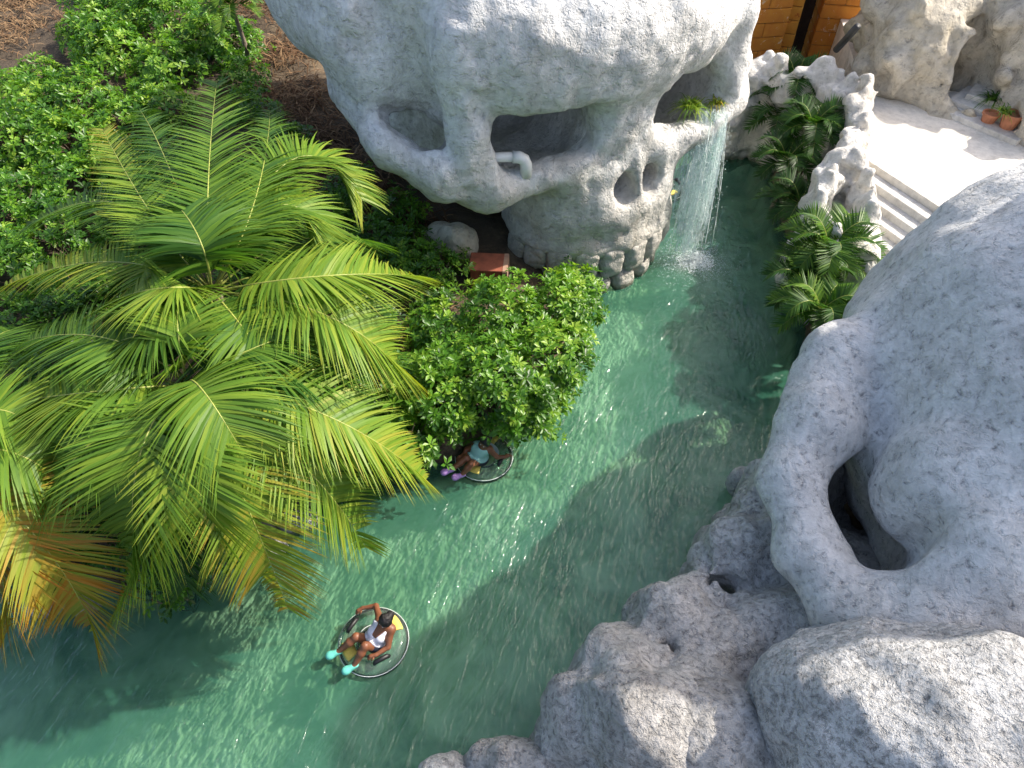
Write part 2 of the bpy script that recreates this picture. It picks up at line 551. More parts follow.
def make_skull():
    g = Grid((-6.8, -1.2, -1.0), (6.4, 11.0, 10.2), 0.075)
    ax = np.where(g.x > 0, g.x * 1.2, -g.x)
    F = g.ell((0, 5.2, 6.2), (5.5, 5.4, 2.6), x=np.where(g.x > -0.7, (g.x + 0.7) * 1.13, (g.x + 0.7) * 1.05))
    F = smin(F, g.ell((0, 1.75, 5.85), (3.95, 1.7, 1.35), x=ax), 1.2)              # brow
    F = smin(F, g.ell((0, 2.4, 3.9), (3.2, 2.1, 1.9)), 0.8)                      # mid face
    F = smin(F, g.ell((0, 6.2, 2.6), (3.6, 4.0, 3.2)), 1.0)                      # base behind the jaw
    # temple hollow, then the cheek bone, orbit rim and arch round it
    F = smax(F, -g.ell((4.75, 1.1, 5.5), (0.9, 1.25, 1.6), x=ax), 0.8)
    F = smin(F, g.ell((4.45, 3.1, 5.4), (0.95, 1.15, 1.05), x=ax), 0.5)
    F = smin(F, g.ell((3.3, 1.6, 3.8), (0.9, 1.0, 0.8), x=ax), 0.6)
    F = smin(F, g.cap((4.0, 1.5, 3.75), (3.0, 1.05, 3.3), 0.62, 0.55, x=ax), 0.35)
    F = smin(F, g.cap((3.0, 1.05, 3.3), (1.2, 0.75, 3.42), 0.55, 0.4, x=ax), 0.35)
    F = smin(F, g.cap((3.55, 1.1, 6.3), (3.5, 1.0, 4.2), 0.5, 0.46, x=ax), 0.3)
    F = smin(F, g.cap((4.05, 1.2, 3.7), (4.8, 1.9, 4.15), 0.5, 0.38, x=ax), 0.25)
    F = smin(F, g.cap((4.8, 1.9, 4.15), (5.0, 3.4, 4.85), 0.38, 0.45, x=ax), 0.3)
    for dy in (0.0, 0.4, 0.8, 1.2, 1.6, 2.0):                                                   # slit behind the arch
        F = smax(F, -g.cap((5.0 - .33 * dy, 1.6 + dy, 5.05 - .5 * dy), (4.02 - .33 * dy, 1.5 + dy, 4.36 - .5 * dy), 0.17, 0.32, x=ax), 0.15)
    # hollow under the cheek
    F = smax(F, -g.ell((3.0, 1.6, 1.6), (1.4, 1.9, 1.2), x=ax), 0.4)
    F = smin(F, g.ell((0.1, 2.0, 2.1), (2.2, 1.95, 2.0)), 0.5)                   # upper jaw
    F = smin(F, g.ell((0.1, 1.95, 0.9), (1.75, 1.6, 0.75)), 0.3)
    F = smin(F, g.ell((0.1, 1.95, 1.25), (2.2, 1.98, 0.62)), 0.3)               # gum
    # sockets
    F = smax(F, -g.box((1.93, 1.1, 4.28), (1.12, 2.2, 0.64), 0.5, x=ax, ry=R(-3)), 0.3)
    F = smax(F, -g.box((1.95, 2.2, 4.05), (1.0, 1.25, 0.72), 0.5, x=ax), 0.25)
    nose = g.ell((0.35, 0.0, 2.70), (0.27, 1.2, 0.36), x=np.abs(g.x - 0.36))
    F = smax(F, -nose, 0.16)
    F = g.roughen(F, lambda P: 0.10 * fbm(P, 0.9, 4, 0.55) + 0.02 * fbm(P, 5, 2), 0.4)
    V, Q = g.mesh(F)
    root = empty('skull_rock', SK_T, SK_RZ)
    tag(root, 'giant white plaster skull with waterfall pouring from one eye socket', 'skull')
    mesh_obj('cranium', V, Q, M['skull'], root)
    # teeth
    def tooth(x, y, z0, z1, w, d, a):
        t = Grid((-w * 1.3, -d * 1.3, z0 - 0.15), (w * 1.3, d * 1.3, z1 + 0.2), 0.04)
        D = t.ell((0, 0, (z0 + z1) / 2), (w, d, (z1 - z0) / 2))
        D = smin(D, t.box((0, 0, (z0 + z1) / 2), (w * 0.9, d * 0.85, (z1 - z0) * 0.46), min(w, d) * 0.55), 0.05)
        sd = random.uniform(0, 50)
        D = t.roughen(D, lambda P: 0.05 * fbm(P + sd, 2.5, 3), 0.3)
        v, q = t.mesh(D)
        o = mesh_obj('tooth', v, q, M['skull'], root, loc=(x, y, 0))
        o.rotation_euler = (0, 0, a)
    for k in range(10):
        ph = R(-82 + 164 * k / 9)
        tooth(0.1 + 2.02 * math.sin(ph), 1.95 - 1.76 * math.cos(ph), 0.42 + 0.12 * abs(math.sin(ph)) + random.uniform(-.05, .05), 1.30, 0.33, 0.26, ph)
    for k in range(8):
        ph = R(-80 + 150 * k / 7)
        tooth(0.0 + 1.78 * math.sin(ph), 1.95 - 1.75 * math.cos(ph), -0.2, 0.5 + random.uniform(-.05, .05), 0.30, 0.26, ph)


make_skull()

# ------------------------------------------------------------------ near skull
def make_near_skull():
    g = Grid((2.6, 1.4, -0.6), (17.0, 11.6, 14.2), 0.09)
    F = g.ell((9.15, 6.75, 3.2), (4.0, 4.15, 3.9))
    F = smin(F, g.ell((12.4, 7.3, 5.0), (4.2, 2.9, 8.8)), 1.0)                   # unseen back of the head, made tall to cast shade on the river
    F = smin(F, g.ell(at(985, 585, 2.9), (1.5, 1.3, 1.7)), 0.8)
    F = smax(F, -g.ell(at(856, 530, 3.0), (0.78, 1.05, 2.2), rz=R(-12)), 0.22)   # hollow of the temple
    F = smax(F, -g.cap(at(866, 398, 4.1), at(846, 478, 3.4), 0.36, 0.6), 0.22)
    F = smin(F, g.ell(at(938, 488, 3.6), (0.78, 0.72, 0.9)), 0.3)
    P = [(842, 362, 3.7, .62), (813, 425, 3.4, .48), (788, 483, 3.1, .40), (808, 548, 2.9, .40), (846, 605, 2.9, .46), (915, 630, 3.0, .7)]
    P = [(at(x, y, z), r) for x, y, z, r in P]
    for (p, r0), (q, r1) in zip(P[:-1], P[1:]):
        F = smin(F, g.cap(p, q, r0, r1), 0.3)
    V, Q = g.mesh(g.roughen(F, lambda P: 0.13 * fbm(P, 0.7, 4, 0.5), 0.5))
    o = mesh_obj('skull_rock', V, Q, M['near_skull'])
    tag(o, 'huge shaded grey skull sculpture with hollow temple above the rocky bank', 'skull')


make_near_skull()


# ------------------------------------------------------------------ rocks of the near bank
def rock(name, blobs, mat, h, label, k=0.35, amp=0.16, sc=0.9, ridge=0.0, pad=0.5, group=None, base=None, carve=(), cat='rock', name_mat=None):
    pts = [(Vector(p), r) for p, r in blobs]
    lo = [min(p[i] - r[i] for p, r in pts) - pad for i in range(3)]
    hi = [max(p[i] + r[i] for p, r in pts) + pad for i in range(3)]
    if base is not None: lo[2] = max(lo[2], base)
    c = Vector(((lo[0] + hi[0]) / 2, (lo[1] + hi[1]) / 2, lo[2]))
    g = Grid([lo[i] - c[i] for i in range(3)], [hi[i] - c[i] for i in range(3)], h)
    F = None
    for p, r in pts:
        e = g.ell(p - c, r)
        F = e if F is None else smin(F, e, k)
    for p, r in carve:
        F = smax(F, -g.ell(Vector(p) - c, r), 0.18)
    sd = random.uniform(0, 90)

    def fn(P):
        n = amp * fbm(P + sd, sc, 4, 0.5)
        if ridge: n = n + ridge * (np.abs(pnoise(P * sc * 1.6 + sd)) * -1.0 + 0.3)
        return n
    V, Q = g.mesh(g.roughen(F, fn, 0.6))
    o = mesh_obj(name, V, Q, mat, loc=c)
    tag(o, label, cat, group)
    return o


rock('rock_bank', [(at(*p), r) for p, r in [
    ((758, 525, 0.9), (0.7, 0.7, 1.5)), ((795, 505, 1.0), (0.8, 0.7, 1.6)), ((732, 578, 0.9), (0.8, 0.75, 1.6)),
    ((775, 580, 0.9), (1.0, 0.9, 1.4)), ((665, 640, 0.9), (0.8, 0.7, 1.5)), ((712, 648, 1.5), (0.7, 0.6, 0.8)),
    ((790, 650, 1.2), (1.1, 0.8, 1.2)), ((612, 695, 1.0), (0.75, 0.7, 1.6)), ((640, 740, 1.3), (0.9, 0.8, 1.8)),
    ((575, 745, 0.8), (0.6, 0.6, 1.3)), ((700, 760, 1.2), (1.2, 1.0, 1.6)), ((860, 620, 0.6), (2.0, 1.4, 1.5)), ((860, 780, 0.8), (2.2, 1.5, 1.6))]],
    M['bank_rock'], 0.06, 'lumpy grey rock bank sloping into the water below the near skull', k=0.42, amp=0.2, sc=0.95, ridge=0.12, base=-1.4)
rock('boulder', [(at(930, 742, 2.9), (1.75, 1.25, 1.5)), (at(832, 712, 2.5), (0.85, 0.8, 1.1)), (at(1010, 768, 3.1), (1.5, 1.2, 1.5))],
     M['boulder'], 0.05, 'largest pale boulder in the foreground, catching sun on its top', k=0.7, amp=0.14, sc=0.8, ridge=0.06)
rock('boulder', [(at(712, 738, 2.0), (0.68, 0.62, 0.9)), (at(690, 770, 1.9), (0.6, 0.6, 0.9))],
     M['bank_rock'], 0.05, 'rounded grey boulder wedged against the left side of the largest boulder', k=0.4, amp=0.14, sc=1.2, ridge=0.06)
rock('boulder', [(at(500, 768, 0.55), (0.62, 0.32, 0.7)), (at(530, 775, 0.7), (0.5, 0.4, 0.7))],
     M['bank_rock'], 0.04, 'low flat grey rock at the waterline beside the frame bottom', k=0.3, amp=0.12, sc=1.4, ridge=0.05)
rock('boulder', [(at(446, 778, 0.5), (0.42, 0.26, 0.6))],
     M['boulder'], 0.04, 'small white sunlit rock at the bottom edge, outermost in the water', k=0.3, amp=0.08, sc=1.6)
rock('boulder', [(at(742, 482, 0.35), (0.3, 0.24, 0.4))],
     M['boulder'], 0.035, 'small round pale rock at the waterline under the near skull', k=0.3, amp=0.08, sc=1.8)


# ------------------------------------------------------------------ right bank: parapet, terrace, stairs, cliff
def wall_blobs(path):
    out = []
    for (x0, y0, z0, r0), (x1, y1, z1, r1) in zip(path[:-1], path[1:]):
        a, b = at(x0, y0, z0), at(x1, y1, z1)
        n = max(2, int((b - a).length / 0.4))
        for i in range(n):
            t = i / n
            p = a.lerp(b, t); r = r0 + (r1 - r0) * t
            top = p.z + random.uniform(-.06, .06)
            hgt = (top + 0.4) / 2
            out.append(((p.x + random.uniform(-.08, .08), p.y, top - hgt), (r, r, hgt)))
    return out


pw = wall_blobs([(748, 58, 2.9, .5), (772, 50, 3.1, .55), (800, 66, 3.0, .5), (832, 60, 3.2, .55), (866, 76, 3.4, .5),
                 (866, 110, 3.1, .45), (852, 140, 2.9, .45), (870, 170, 2.8, .36), (874, 205, 2.6, .36), (868, 240, 2.3, .45), (862, 268, 1.9, .5), (862, 300, 1.3, .5), (852, 330, 1.0, .45)])
pw += wall_blobs([(850, 142, 2.9, .42), (830, 170, 2.8, .36), (823, 205, 2.6, .36), (836, 240, 2.3, .4), (862, 252, 2.1, .42)])
pw.append((at(850, 200, 1.0), (.6, 1.4, 0.7)))
rock('parapet_wall', pw, M['parapet'], 0.06, 'white plaster rock parapet with hollowed openings beside the stairs', k=0.22, amp=0.2, sc=1.3, ridge=0.1,
     base=-0.6, cat='wall', carve=[(at(859, 112, 3.2), (0.17, 0.36, 1.3)), (at(858, 72, 3.5), (0.2, 0.34, 0.8))])

M['terrace'] = stucco('terrace_paving', (0.74, 0.70, 0.63), (0.58, 0.53, 0.45), fine=6, pit=0.3, bump=0.2, stain_amt=0.6, seed=6.1, streak=0.0)
M['step'] = stucco('step_plaster', (0.72, 0.70, 0.66), (0.48, 0.45, 0.40), fine=8, pit=0.35, bump=0.35, stain_amt=0.6, seed=9.4)


def prism(name, poly, z0, z1, mat, parent=None, bevel=0.02, loc=(0, 0, 0)):
    bm = bmesh.new()
    b = [bm.verts.new((x, y, z0)) for x, y in poly]; t = [bm.verts.new((x, y, z1)) for x, y in poly]
    bm.faces.new(b[::-1]); bm.faces.new(t)
    n = len(poly)
    for i in range(n):
        bm.faces.new((b[i], b[(i + 1) % n], t[(i + 1) % n], t[i]))
    if bevel:
        bmesh.ops.bevel(bm, geom=list(bm.edges), offset=bevel, segments=2, affect='EDGES', profile=0.6)
    return bm_obj(name, bm, mat, parent, smooth=False, loc=loc)


st_a, st_b = Vector(at(874, 164, 2.5)), Vector(at(940, 207, 2.5))
nd_ = (st_b - st_a).normalized()
dn_ = Vector((nd_.y, -nd_.x, 0)) if nd_.y * -1 < 0 else Vector((-nd_.y, nd_.x, 0))
if dn_.y > 0: dn_ = -dn_
e0 = st_a - nd_ * 0.5; e1 = st_a + nd_ * 4.4
poly = [(e0.x, e0.y), (e1.x, e1.y), (17, 10.5), (22, 16), (22, 26), (11, 26), (10.0, 20.5), (8.9, 18.0), (8.3, 16.0)]
tag(prism('terrace', poly, 1.2, 2.5, M['terrace'], bevel=0.03), 'sun bleached white terrace above the stairs', 'terrace', kind='structure')
stairs = empty('stone_stairs', e0)
tag(stairs, 'pale plaster stairs dropping from the white terrace beside the parapet', 'stairs')
for k in range(8):
    a0 = nd_ * (0.3 + 0.35 * k) + dn_ * (0.31 * k + 0.005); a1 = nd_ * 4.3 + dn_ * (0.31 * k + 0.005)
    c0 = a0 + dn_ * 0.335; c1 = a1 + dn_ * 0.335
    prism('step', [(a0.x, a0.y), (a1.x, a1.y), (c1.x, c1.y), (c0.x, c0.y)], -2.3 - e0.z + 2.5, -0.17 * (k + 1), M['step'], stairs, bevel=0.025)

cl = [((905, 70, 2.9), (1.3, 1.3, 2.2)), ((890, 45, 3.2), (0.9, 1.3, 2.2)), ((925, 45, 3.2), (1.4, 1.4, 2.6)), ((915, 15, 3.6), (1.5, 1.6, 2.7)), ((950, 95, 2.7), (0.9, 0.9, 1.3)),
      ((1000, 60, 3.2), (1.5, 1.4, 2.6)), ((1045, 85, 3.0), (1.3, 1.4, 2.3)), ((970, 15, 3.8), (2.2, 1.8, 3.0)), ((1060, 40, 3.8), (2.2, 1.8, 2.6)), ((1045, 125, 2.8), (0.8, 0.8, 1.2))]
rock('rock_cliff', [(at(*p), r) for p, r in cl], M['cliff'], 0.085, 'sunlit cream rock cliff with a dark cave behind the terrace', k=0.4, amp=0.42, sc=0.75, ridge=0.4, base=1.2, cat='cliff',
     carve=[(at(986, 72, 3.7), (0.55, 1.5, 1.0)), (at(980, 92, 3.0), (0.55, 1.3, 0.8))])
for k, lab in enumerate(('lowest wide white step along the cliff foot', 'middle white step along the cliff foot', 'highest short white step along the cliff foot')):
    a, b = at(925 + 14 * k, 108 + 4 * k, 2.5), at(1015 + 6 * k, 146 - 4 * k, 2.5)
    d = (b - a).normalized(); n = Vector((-d.y, d.x, 0))
    a += n * 0.28 * k; b += n * 0.28 * k
    q = [a, b, b + n * 1.2, a + n * 1.2]
    tag(prism('cliff_step', [(p.x, p.y) for p in q], 2.3, 2.5 + 0.13 * (k + 1), M['step'], bevel=0.02), lab, 'step', 'low steps along the cliff foot')

# ochre gate piers
def ochre_mat(name, c1, c2, flake):
    m, nt, bs = new_mat(name)
    tc = nd(nt, 'ShaderNodeTexCoord').outputs['Object']
    g1 = nd(nt, 'ShaderNodeNewGeometry')
    a = noise(nt, tc, 2.2, 5, 0.65, 0.5); b_ = noise(nt, g1.outputs['Position'], 3.4, 5, 0.7, 1.0)
    c = ramp(nt, a, [(0.3, c2), (0.7, c1)])
    f = ramp(nt, b_, [(0.60, (0, 0, 0)), (0.63, (1, 1, 1))])
    c = mixc(nt, f, c, flake)
    nt.links.new(c, bs.inputs['Base Color']); bs.inputs['Roughness'].default_value = 0.85
    bp = nd(nt, 'ShaderNodeBump'); bp.inputs['Strength'].default_value = 0.5; bp.inputs['Distance'].default_value = 0.03
    nt.links.new(a, bp.inputs['Height']); nt.links.new(bp.outputs[0], bs.inputs['Normal'])
    return m


M['ochre'] = ochre_mat('ochre_block', (0.74, 0.44, 0.08), (0.60, 0.30, 0.04), (0.42, 0.12, 0.03))
M['orange'] = ochre_mat('orange_block', (0.55, 0.24, 0.03), (0.44, 0.15, 0.02), (0.60, 0.44, 0.28))
M['mortar'] = plain('mortar', (0.22, 0.12, 0.04), 0.95)
M['gap_dark'] = plain('gap_dark', (0.05, 0.028, 0.018), 0.8, bump=0.3)
M['black_metal'] = plain('black_metal', (0.02, 0.02, 0.02), 0.5)


def box_bm(bm, c, hs, rz=0.0, bev=0.0):
    g = bmesh.ops.create_cube(bm, size=1.0, matrix=Matrix.Translation(c) @ Matrix.Rotation(rz, 4, 'Z') @ Matrix.Diagonal((hs[0] * 2, hs[1] * 2, hs[2] * 2, 1)))
    if bev:
        es = list({e for v in g['verts'] for e in v.link_edges})
        bmesh.ops.bevel(bm, geom=es, offset=bev, segments=2, affect='EDGES')


def pier(loc, w, d, z0, z1, rz, mat, label):
    root = empty('gate_pier', (loc[0], loc[1], z0), rz)
    tag(root, label, 'pier', 'painted gate piers')
    bm = bmesh.new(); box_bm(bm, (0, 0, (z1 - z0) / 2), (w / 2 - 0.03, d / 2 - 0.03, (z1 - z0) / 2))
    bm_obj('core', bm, M['mortar'], root, smooth=False)
    hh = 0.42; n = int((z1 - z0) / hh)
    for k in range(n):
        half = [(-w / 4, w / 2), (w / 4, w / 2)] if k % 2 else [(0, w)]
        for cx, ww in half:
            bm = bmesh.new(); box_bm(bm, (0, 0, 0), (ww / 2 - 0.008, d / 2, hh / 2 - 0.009), bev=0.02)
            bm_obj('block', bm, mat, root, smooth=False, loc=(cx + random.uniform(-.006, .006), random.uniform(-.006, .006), hh * (k + 0.5)))


p = at(742, 118, 0); pier((p.x + 0.1, p.y + 1.2), 1.5, 1.2, -0.6, 6.6, R(8), M['orange'], 'orange pier rising from the water behind the skull')
p = at(776, 50, 1.4); pier((p.x, p.y + 0.3), 1.15, 1.15, 0.8, 7.6, R(-20), M['ochre'], 'yellow ochre block pier left of the dark gap')
p = at(830, 50, 1.4); pier((p.x, p.y + 0.3), 1.35, 1.2, 0.8, 7.6, R(-10), M['orange'], 'orange block pier with flaking red paint right of the dark gap')
p = at(803, 48, 1.4)  # added dark panel, stands in for the darkness of the gap between piers
bm = bmesh.new(); box_bm(bm, (0, 0, 3.0), (0.8, 0.08, 3.0), bev=0.02)
for i in range(5): box_bm(bm, (-0.62 + 0.31 * i, -0.1, 3.0), (0.145, 0.03, 2.95), bev=0.01)
tag(bm_obj('gap_panel', bm, M['gap_dark'], smooth=False, loc=(p.x, p.y + 1.1, 0.8), rz=R(-15)), 'added dark plank panel filling the dark gap between the two piers', 'panel')


def tube_bm(bm, pts, radii, n=8, cap=True):
    """tapered tube along pts"""
    rings = []
    up = Vector((0, 0, 1))
    for i, p in enumerate(pts):
        p = Vector(p)
        t = (Vector(pts[min(i + 1, len(pts) - 1)]) - Vector(pts[max(i - 1, 0)])).normalized()
        s_ = t.cross(up)
        if s_.length < 0.05: s_ = t.cross(Vector((1, 0, 0)))
        s_.normalize(); u_ = s_.cross(t)
        r = radii[i] if isinstance(radii, (list, tuple)) else radii
        rings.append([bm.verts.new(p + (s_ * math.cos(2 * math.pi * k / n) + u_ * math.sin(2 * math.pi * k / n)) * r) for k in range(n)])
    for a, b in zip(rings[:-1], rings[1:]):
        for k in range(n):
            bm.faces.new((a[k], a[(k + 1) % n], b[(k + 1) % n], b[k]))
    if cap:
        bm.faces.new(rings[0][::-1]); bm.faces.new(rings[-1])


a, b = at(836, 50, 3.6), at(858, 26, 4.4)
bm = bmesh.new(); tube_bm(bm, [a - a, (b - a) * .5, b - a], 0.09)
tag(bm_obj('spout_pipe', bm, M['black_metal'], loc=a), 'short black pipe leaning on the cliff beside the orange pier', 'pipe')


# ------------------------------------------------------------------ palms
GREEN = [(0.0, (0.018, 0.05, 0.010)), (0.3, (0.045, 0.125, 0.018)), (0.5, (0.14, 0.255, 0.026)), (0.65, (0.25, 0.33, 0.036)), (0.78, (0.36, 0.30, 0.04)), (0.9, (0.45, 0.20, 0.025)), (1.0, (0.30, 0.11, 0.015))]
M['frond'] = leaf_mat('coconut_leaflet', GREEN, rough=0.45, trans=0.42, spec=0.3)
M['midrib'] = plain('palm_midrib', (0.30, 0.33, 0.07), 0.45, 0.2)
M['trunk'] = plain('palm_trunk', (0.20, 0.16, 0.12), 0.9, 0.35, 9, bump=0.6)


def bez(a, b, c, t):
    return a * (1 - t) ** 2 + b * (2 * t * (1 - t)) + c * t * t


def frond(parent, P0, P1, P2, n=80, ll=0.75, lw=0.034, droop=0.28, base_tint=0.4, tip_tint=0.0, spread=1.0, roll=0.0, vee=0.25, rib=0.016, seg=4):
    """arching feather leaf: two rows of hanging leaflets on a midrib; coordinates relative to parent"""
    n = int(n * 1.5)
    if base_tint < 0.7: tip_tint *= 0.6
    V = []; Fc = []; T = []
    ph = random.uniform(0, 9)
    pts = [bez(P0, P1, P2, i / 24) for i in range(25)]
    up0 = Vector((0, 0, 1))
    for i in range(n):
        t = 0.14 + 0.86 * (i + random.uniform(-.25, .25)) / n
        t = min(max(t, 0.1), 1.0)
        p = bez(P0, P1, P2, t)
        tg = ((P1 - P0) * (2 * (1 - t)) + (P2 - P1) * (2 * t)).normalized()
        sd = tg.cross(up0)
        if sd.length < 0.15: sd = tg.cross(Vector((0.3, 1, 0)))
        sd.normalize()
        nr = sd.cross(tg).normalized()
        if roll:
            q = Quaternion(tg, roll); sd = q @ sd; nr = q @ nr
        L = 1.3 * ll * (0.35 + 0.65 * math.sin(math.pi * min(1, (t * 0.86 + 0.10))) ** 0.8)
        fw = 0.45 + 1.1 * max(0, t - 0.25) ** 1.4
        for sg in (-1, 1):
            if random.random() < 0.04 + 0.10 * max(0, math.sin(t * 11 + ph + sg)): continue
            d = (sd * sg * spread + tg * (fw + random.uniform(-.1, .1)) + nr * (vee + random.uniform(-.1, .1))).normalized()
            l = L * random.uniform(0.85, 1.08)
            dr = droop * random.uniform(0.6, 1.3)
            wv = tg * 1.0 - d * tg.dot(d)
            if wv.length < 1e-3: wv = nr.copy()
            wv.normalize()
            wv = (wv + nr * 0.35 * random.uniform(-1, 1)).normalized()
            b0 = len(V)
            tn = base_tint - 0.02 + random.uniform(-.12, .12) + tip_tint * t ** 2
            for k in range(seg + 1):
                q = k / seg
                c = p + d * (l * q) - up0 * (dr * l * q * q)
                w = lw * (0.75 + 0.5 * math.sin(math.pi * min(1, q * 1.2 + .1))) * (1 - q ** 3) + 0.002
                V.append(c + wv * w * 0.5); V.append(c - wv * w * 0.5)
                tt = min(1, max(0, tn + (0.05 + tip_tint * 0.4) * q ** 3)); T += [tt, tt]
            for k in range(seg):
                a = b0 + 2 * k
                Fc.append((a, a + 1, a + 3, a + 2))
    o = mesh_obj('frond', np.array([tuple(v) for v in V], np.float32), np.array(Fc), M['frond'], parent, smooth=True, attr=T)
    bm = bmesh.new()
    tube_bm(bm, pts, [rib * (1.25 - 1.1 * i / 24) for i in range(25)], 5)
    bm_obj('midrib', bm, M['midrib'], o)
    return o


def trunk_obj(parent, a, b, r0, r1, mat, n=16):
    bm = bmesh.new()
    pts = []; rr = []
    for i in range(n + 1):
        t = i / n
        p = a.lerp(b, t) + Vector((0.12 * math.sin(3 * t), 0.08 * math.sin(2.3 * t + 1) - 0.08 * math.sin(1), 0)) * (1 - t)
        pts.append(p); rr.append((r0 + (r1 - r0) * t) * (1.06 if i % 2 else 0.96))
    tube_bm(bm, pts, rr, 10)
    return bm_obj('trunk', bm, mat, parent)


def ground_z(x, y):
    return float(land_height(np.array([x]), np.array([y]))[0])


def coconut(crown_px, fronds, label, extra=6):
    c = at(*crown_px)
    gz = ground_z(c.x, c.y)
    root = empty('coconut_palm', (c.x, c.y, gz))
    tag(root, label, 'palm tree', 'coconut palms over the river bank')
    o0 = Vector((c.x, c.y, gz))
    trunk_obj(root, Vector((0.1, 0.1, -0.1)), c - o0, 0.17, 0.13, M['trunk'])
    for f in fronds:
        mid, tip = at(*f[0]), at(*f[1])
        kw = f[2] if len(f) > 2 else {}
        P0 = c + (mid - c).normalized() * 0.08 if 'base' not in kw else at(*kw.pop('base'))
        ctl = mid * 2 - (P0 + tip) * 0.5        # curve passes through mid
        frond(root, P0 - o0, ctl - o0, tip - o0, **kw)
    for k in range(extra):
        a = 2.4 * k + random.uniform(-.3, .3); l = random.uniform(2.2, 2.9)
        d = Vector((math.cos(a), math.sin(a), 0))
        frond(root, c - o0 + d * 0.1, c - o0 + d * l * 0.55 + Vector((0, 0, 0.6)), c - o0 + d * l - Vector((0, 0, random.uniform(1.3, 2.1))), n=56, base_tint=0.2, ll=0.7)
    return root


G1, G2, YG = dict(base_tint=0.42), dict(base_tint=0.56), dict(base_tint=0.62, tip_tint=0.10)
coconut((212, 292, 4.5), [
    ((208, 190, 5.5), (217, 80, 5.0), dict(base_tint=0.46, ll=0.85, n=90, droop=0.15)),
    ((196, 232, 5.6), (165, 196, 5.0), dict(base_tint=0.40, ll=0.8, droop=0.35)),
    ((150, 212, 5.2), (102, 128, 4.7), dict(base_tint=0.46, tip_tint=0.42, ll=0.6, droop=0.1)),
    ((292, 160, 5.3), (362, 200, 4.4), dict(base_tint=0.52, ll=0.85, n=84, tip_tint=0.15)),
    ((282, 205, 5.2), (330, 262, 4.3), dict(base_tint=0.54, ll=0.8, n=80)),
    ((325, 276, 5.0), (416, 276, 4.0), dict(base_tint=0.55, ll=0.8, n=84, tip_tint=0.12)),
    ((325, 315, 4.8), (402, 372, 3.5), dict(base_tint=0.55, ll=0.85, n=84, tip_tint=0.14)),
    ((125, 205, 4.9), (28, 226, 4.1), dict(base_tint=0.40, ll=0.75, n=80)),
    ((110, 262, 4.7), (4, 286, 3.8), dict(base_tint=0.56, ll=0.7, n=80, tip_tint=0.15)),
    ((165, 288, 5.1), (112, 300, 4.5), dict(base_tint=0.56, ll=0.8)),
    ((252, 340, 4.8), (300, 410, 3.5), dict(base_tint=0.44, ll=0.7)),
    ((170, 170, 5.2), (140, 110, 4.5), dict(base_tint=0.36, ll=0.7)),
    ((255, 200, 5.4), (270, 110, 4.8), dict(base_tint=0.44, ll=0.8, n=80)),
    ((300, 240, 4.6), (378, 246, 3.4), dict(base_tint=0.36, ll=0.75)),
    ((150, 330, 4.9), (95, 345, 4.2), dict(base_tint=0.45, ll=0.75)),
], 'tall green coconut palm with upright fronds beside the skull')
coconut((188, 385, 4.0), [
    ((105, 338, 4.7), (18, 344, 3.8), dict(base_tint=0.42, ll=0.85, n=84)),
    ((92, 392, 4.5), (-8, 405, 3.6), dict(base_tint=0.50, ll=0.85, n=84, tip_tint=0.2)),
    ((204, 392, 5.0), (248, 462, 4.3), dict(base_tint=0.50, ll=0.85, n=76, droop=0.35)),
    ((178, 330, 5.0), (180, 288, 4.7), dict(base_tint=0.52, ll=0.6)),
    ((140, 455, 4.6), (138, 565, 3.0), dict(base_tint=0.50, ll=0.9, n=84)),
    ((195, 470, 4.5), (222, 560, 2.8), dict(base_tint=0.54, ll=0.75, tip_tint=0.12)),
    ((95, 440, 4.4), (35, 515, 3.0), dict(base_tint=0.40, ll=0.8, tip_tint=0.25)),
    ((300, 372, 4.4), (398, 352, 3.2), dict(base_tint=0.34, ll=0.75)),
    ((318, 412, 4.3), (426, 480, 2.5), dict(base_tint=0.58, ll=0.75, n=84, tip_tint=0.12)),
    ((300, 420, 4.2), (392, 452, 2.6), dict(base_tint=0.56, ll=0.75, tip_tint=0.1)),
    ((292, 455, 4.0), (366, 548, 2.0), dict(base_tint=0.50, ll=0.7, tip_tint=0.18)),
    ((240, 490, 4.0), (288, 610, 1.6), dict(base_tint=0.62, ll=0.75, n=84, tip_tint=0.22)),
    ((165, 490, 4.1), (115, 612, 1.9), dict(base_tint=0.52, ll=0.75, tip_tint=0.2)),
    ((250, 350, 4.8), (310, 330, 4.2), dict(base_tint=0.40, ll=0.7)),
], 'broad coconut palm leaning out over the water with hanging fronds')
coconut((-70, 462, 3.6), [
    ((0, 410, 4.3), (62, 470, 3.4), dict(base_tint=0.50, ll=0.75, n=80, tip_tint=0.1)),
    ((10, 452, 4.2), (75, 500, 3.0), dict(base_tint=0.44, ll=0.75, tip_tint=0.3)),
    ((30, 530, 3.6), (98, 640, 1.5), dict(base_tint=0.72, ll=0.75, n=84, tip_tint=0.12)),
    ((-8, 540, 3.6), (4, 640, 1.6), dict(base_tint=0.82, ll=0.8, n=84, tip_tint=0.06)),
    ((-10, 500, 3.8), (40, 560, 2.2), dict(base_tint=0.70, ll=0.7)),
    ((-20, 350, 4.0), (40, 330, 3.2), dict(base_tint=0.36, ll=0.7)),
], 'coconut palm at the left edge with orange dying fronds', extra=5)


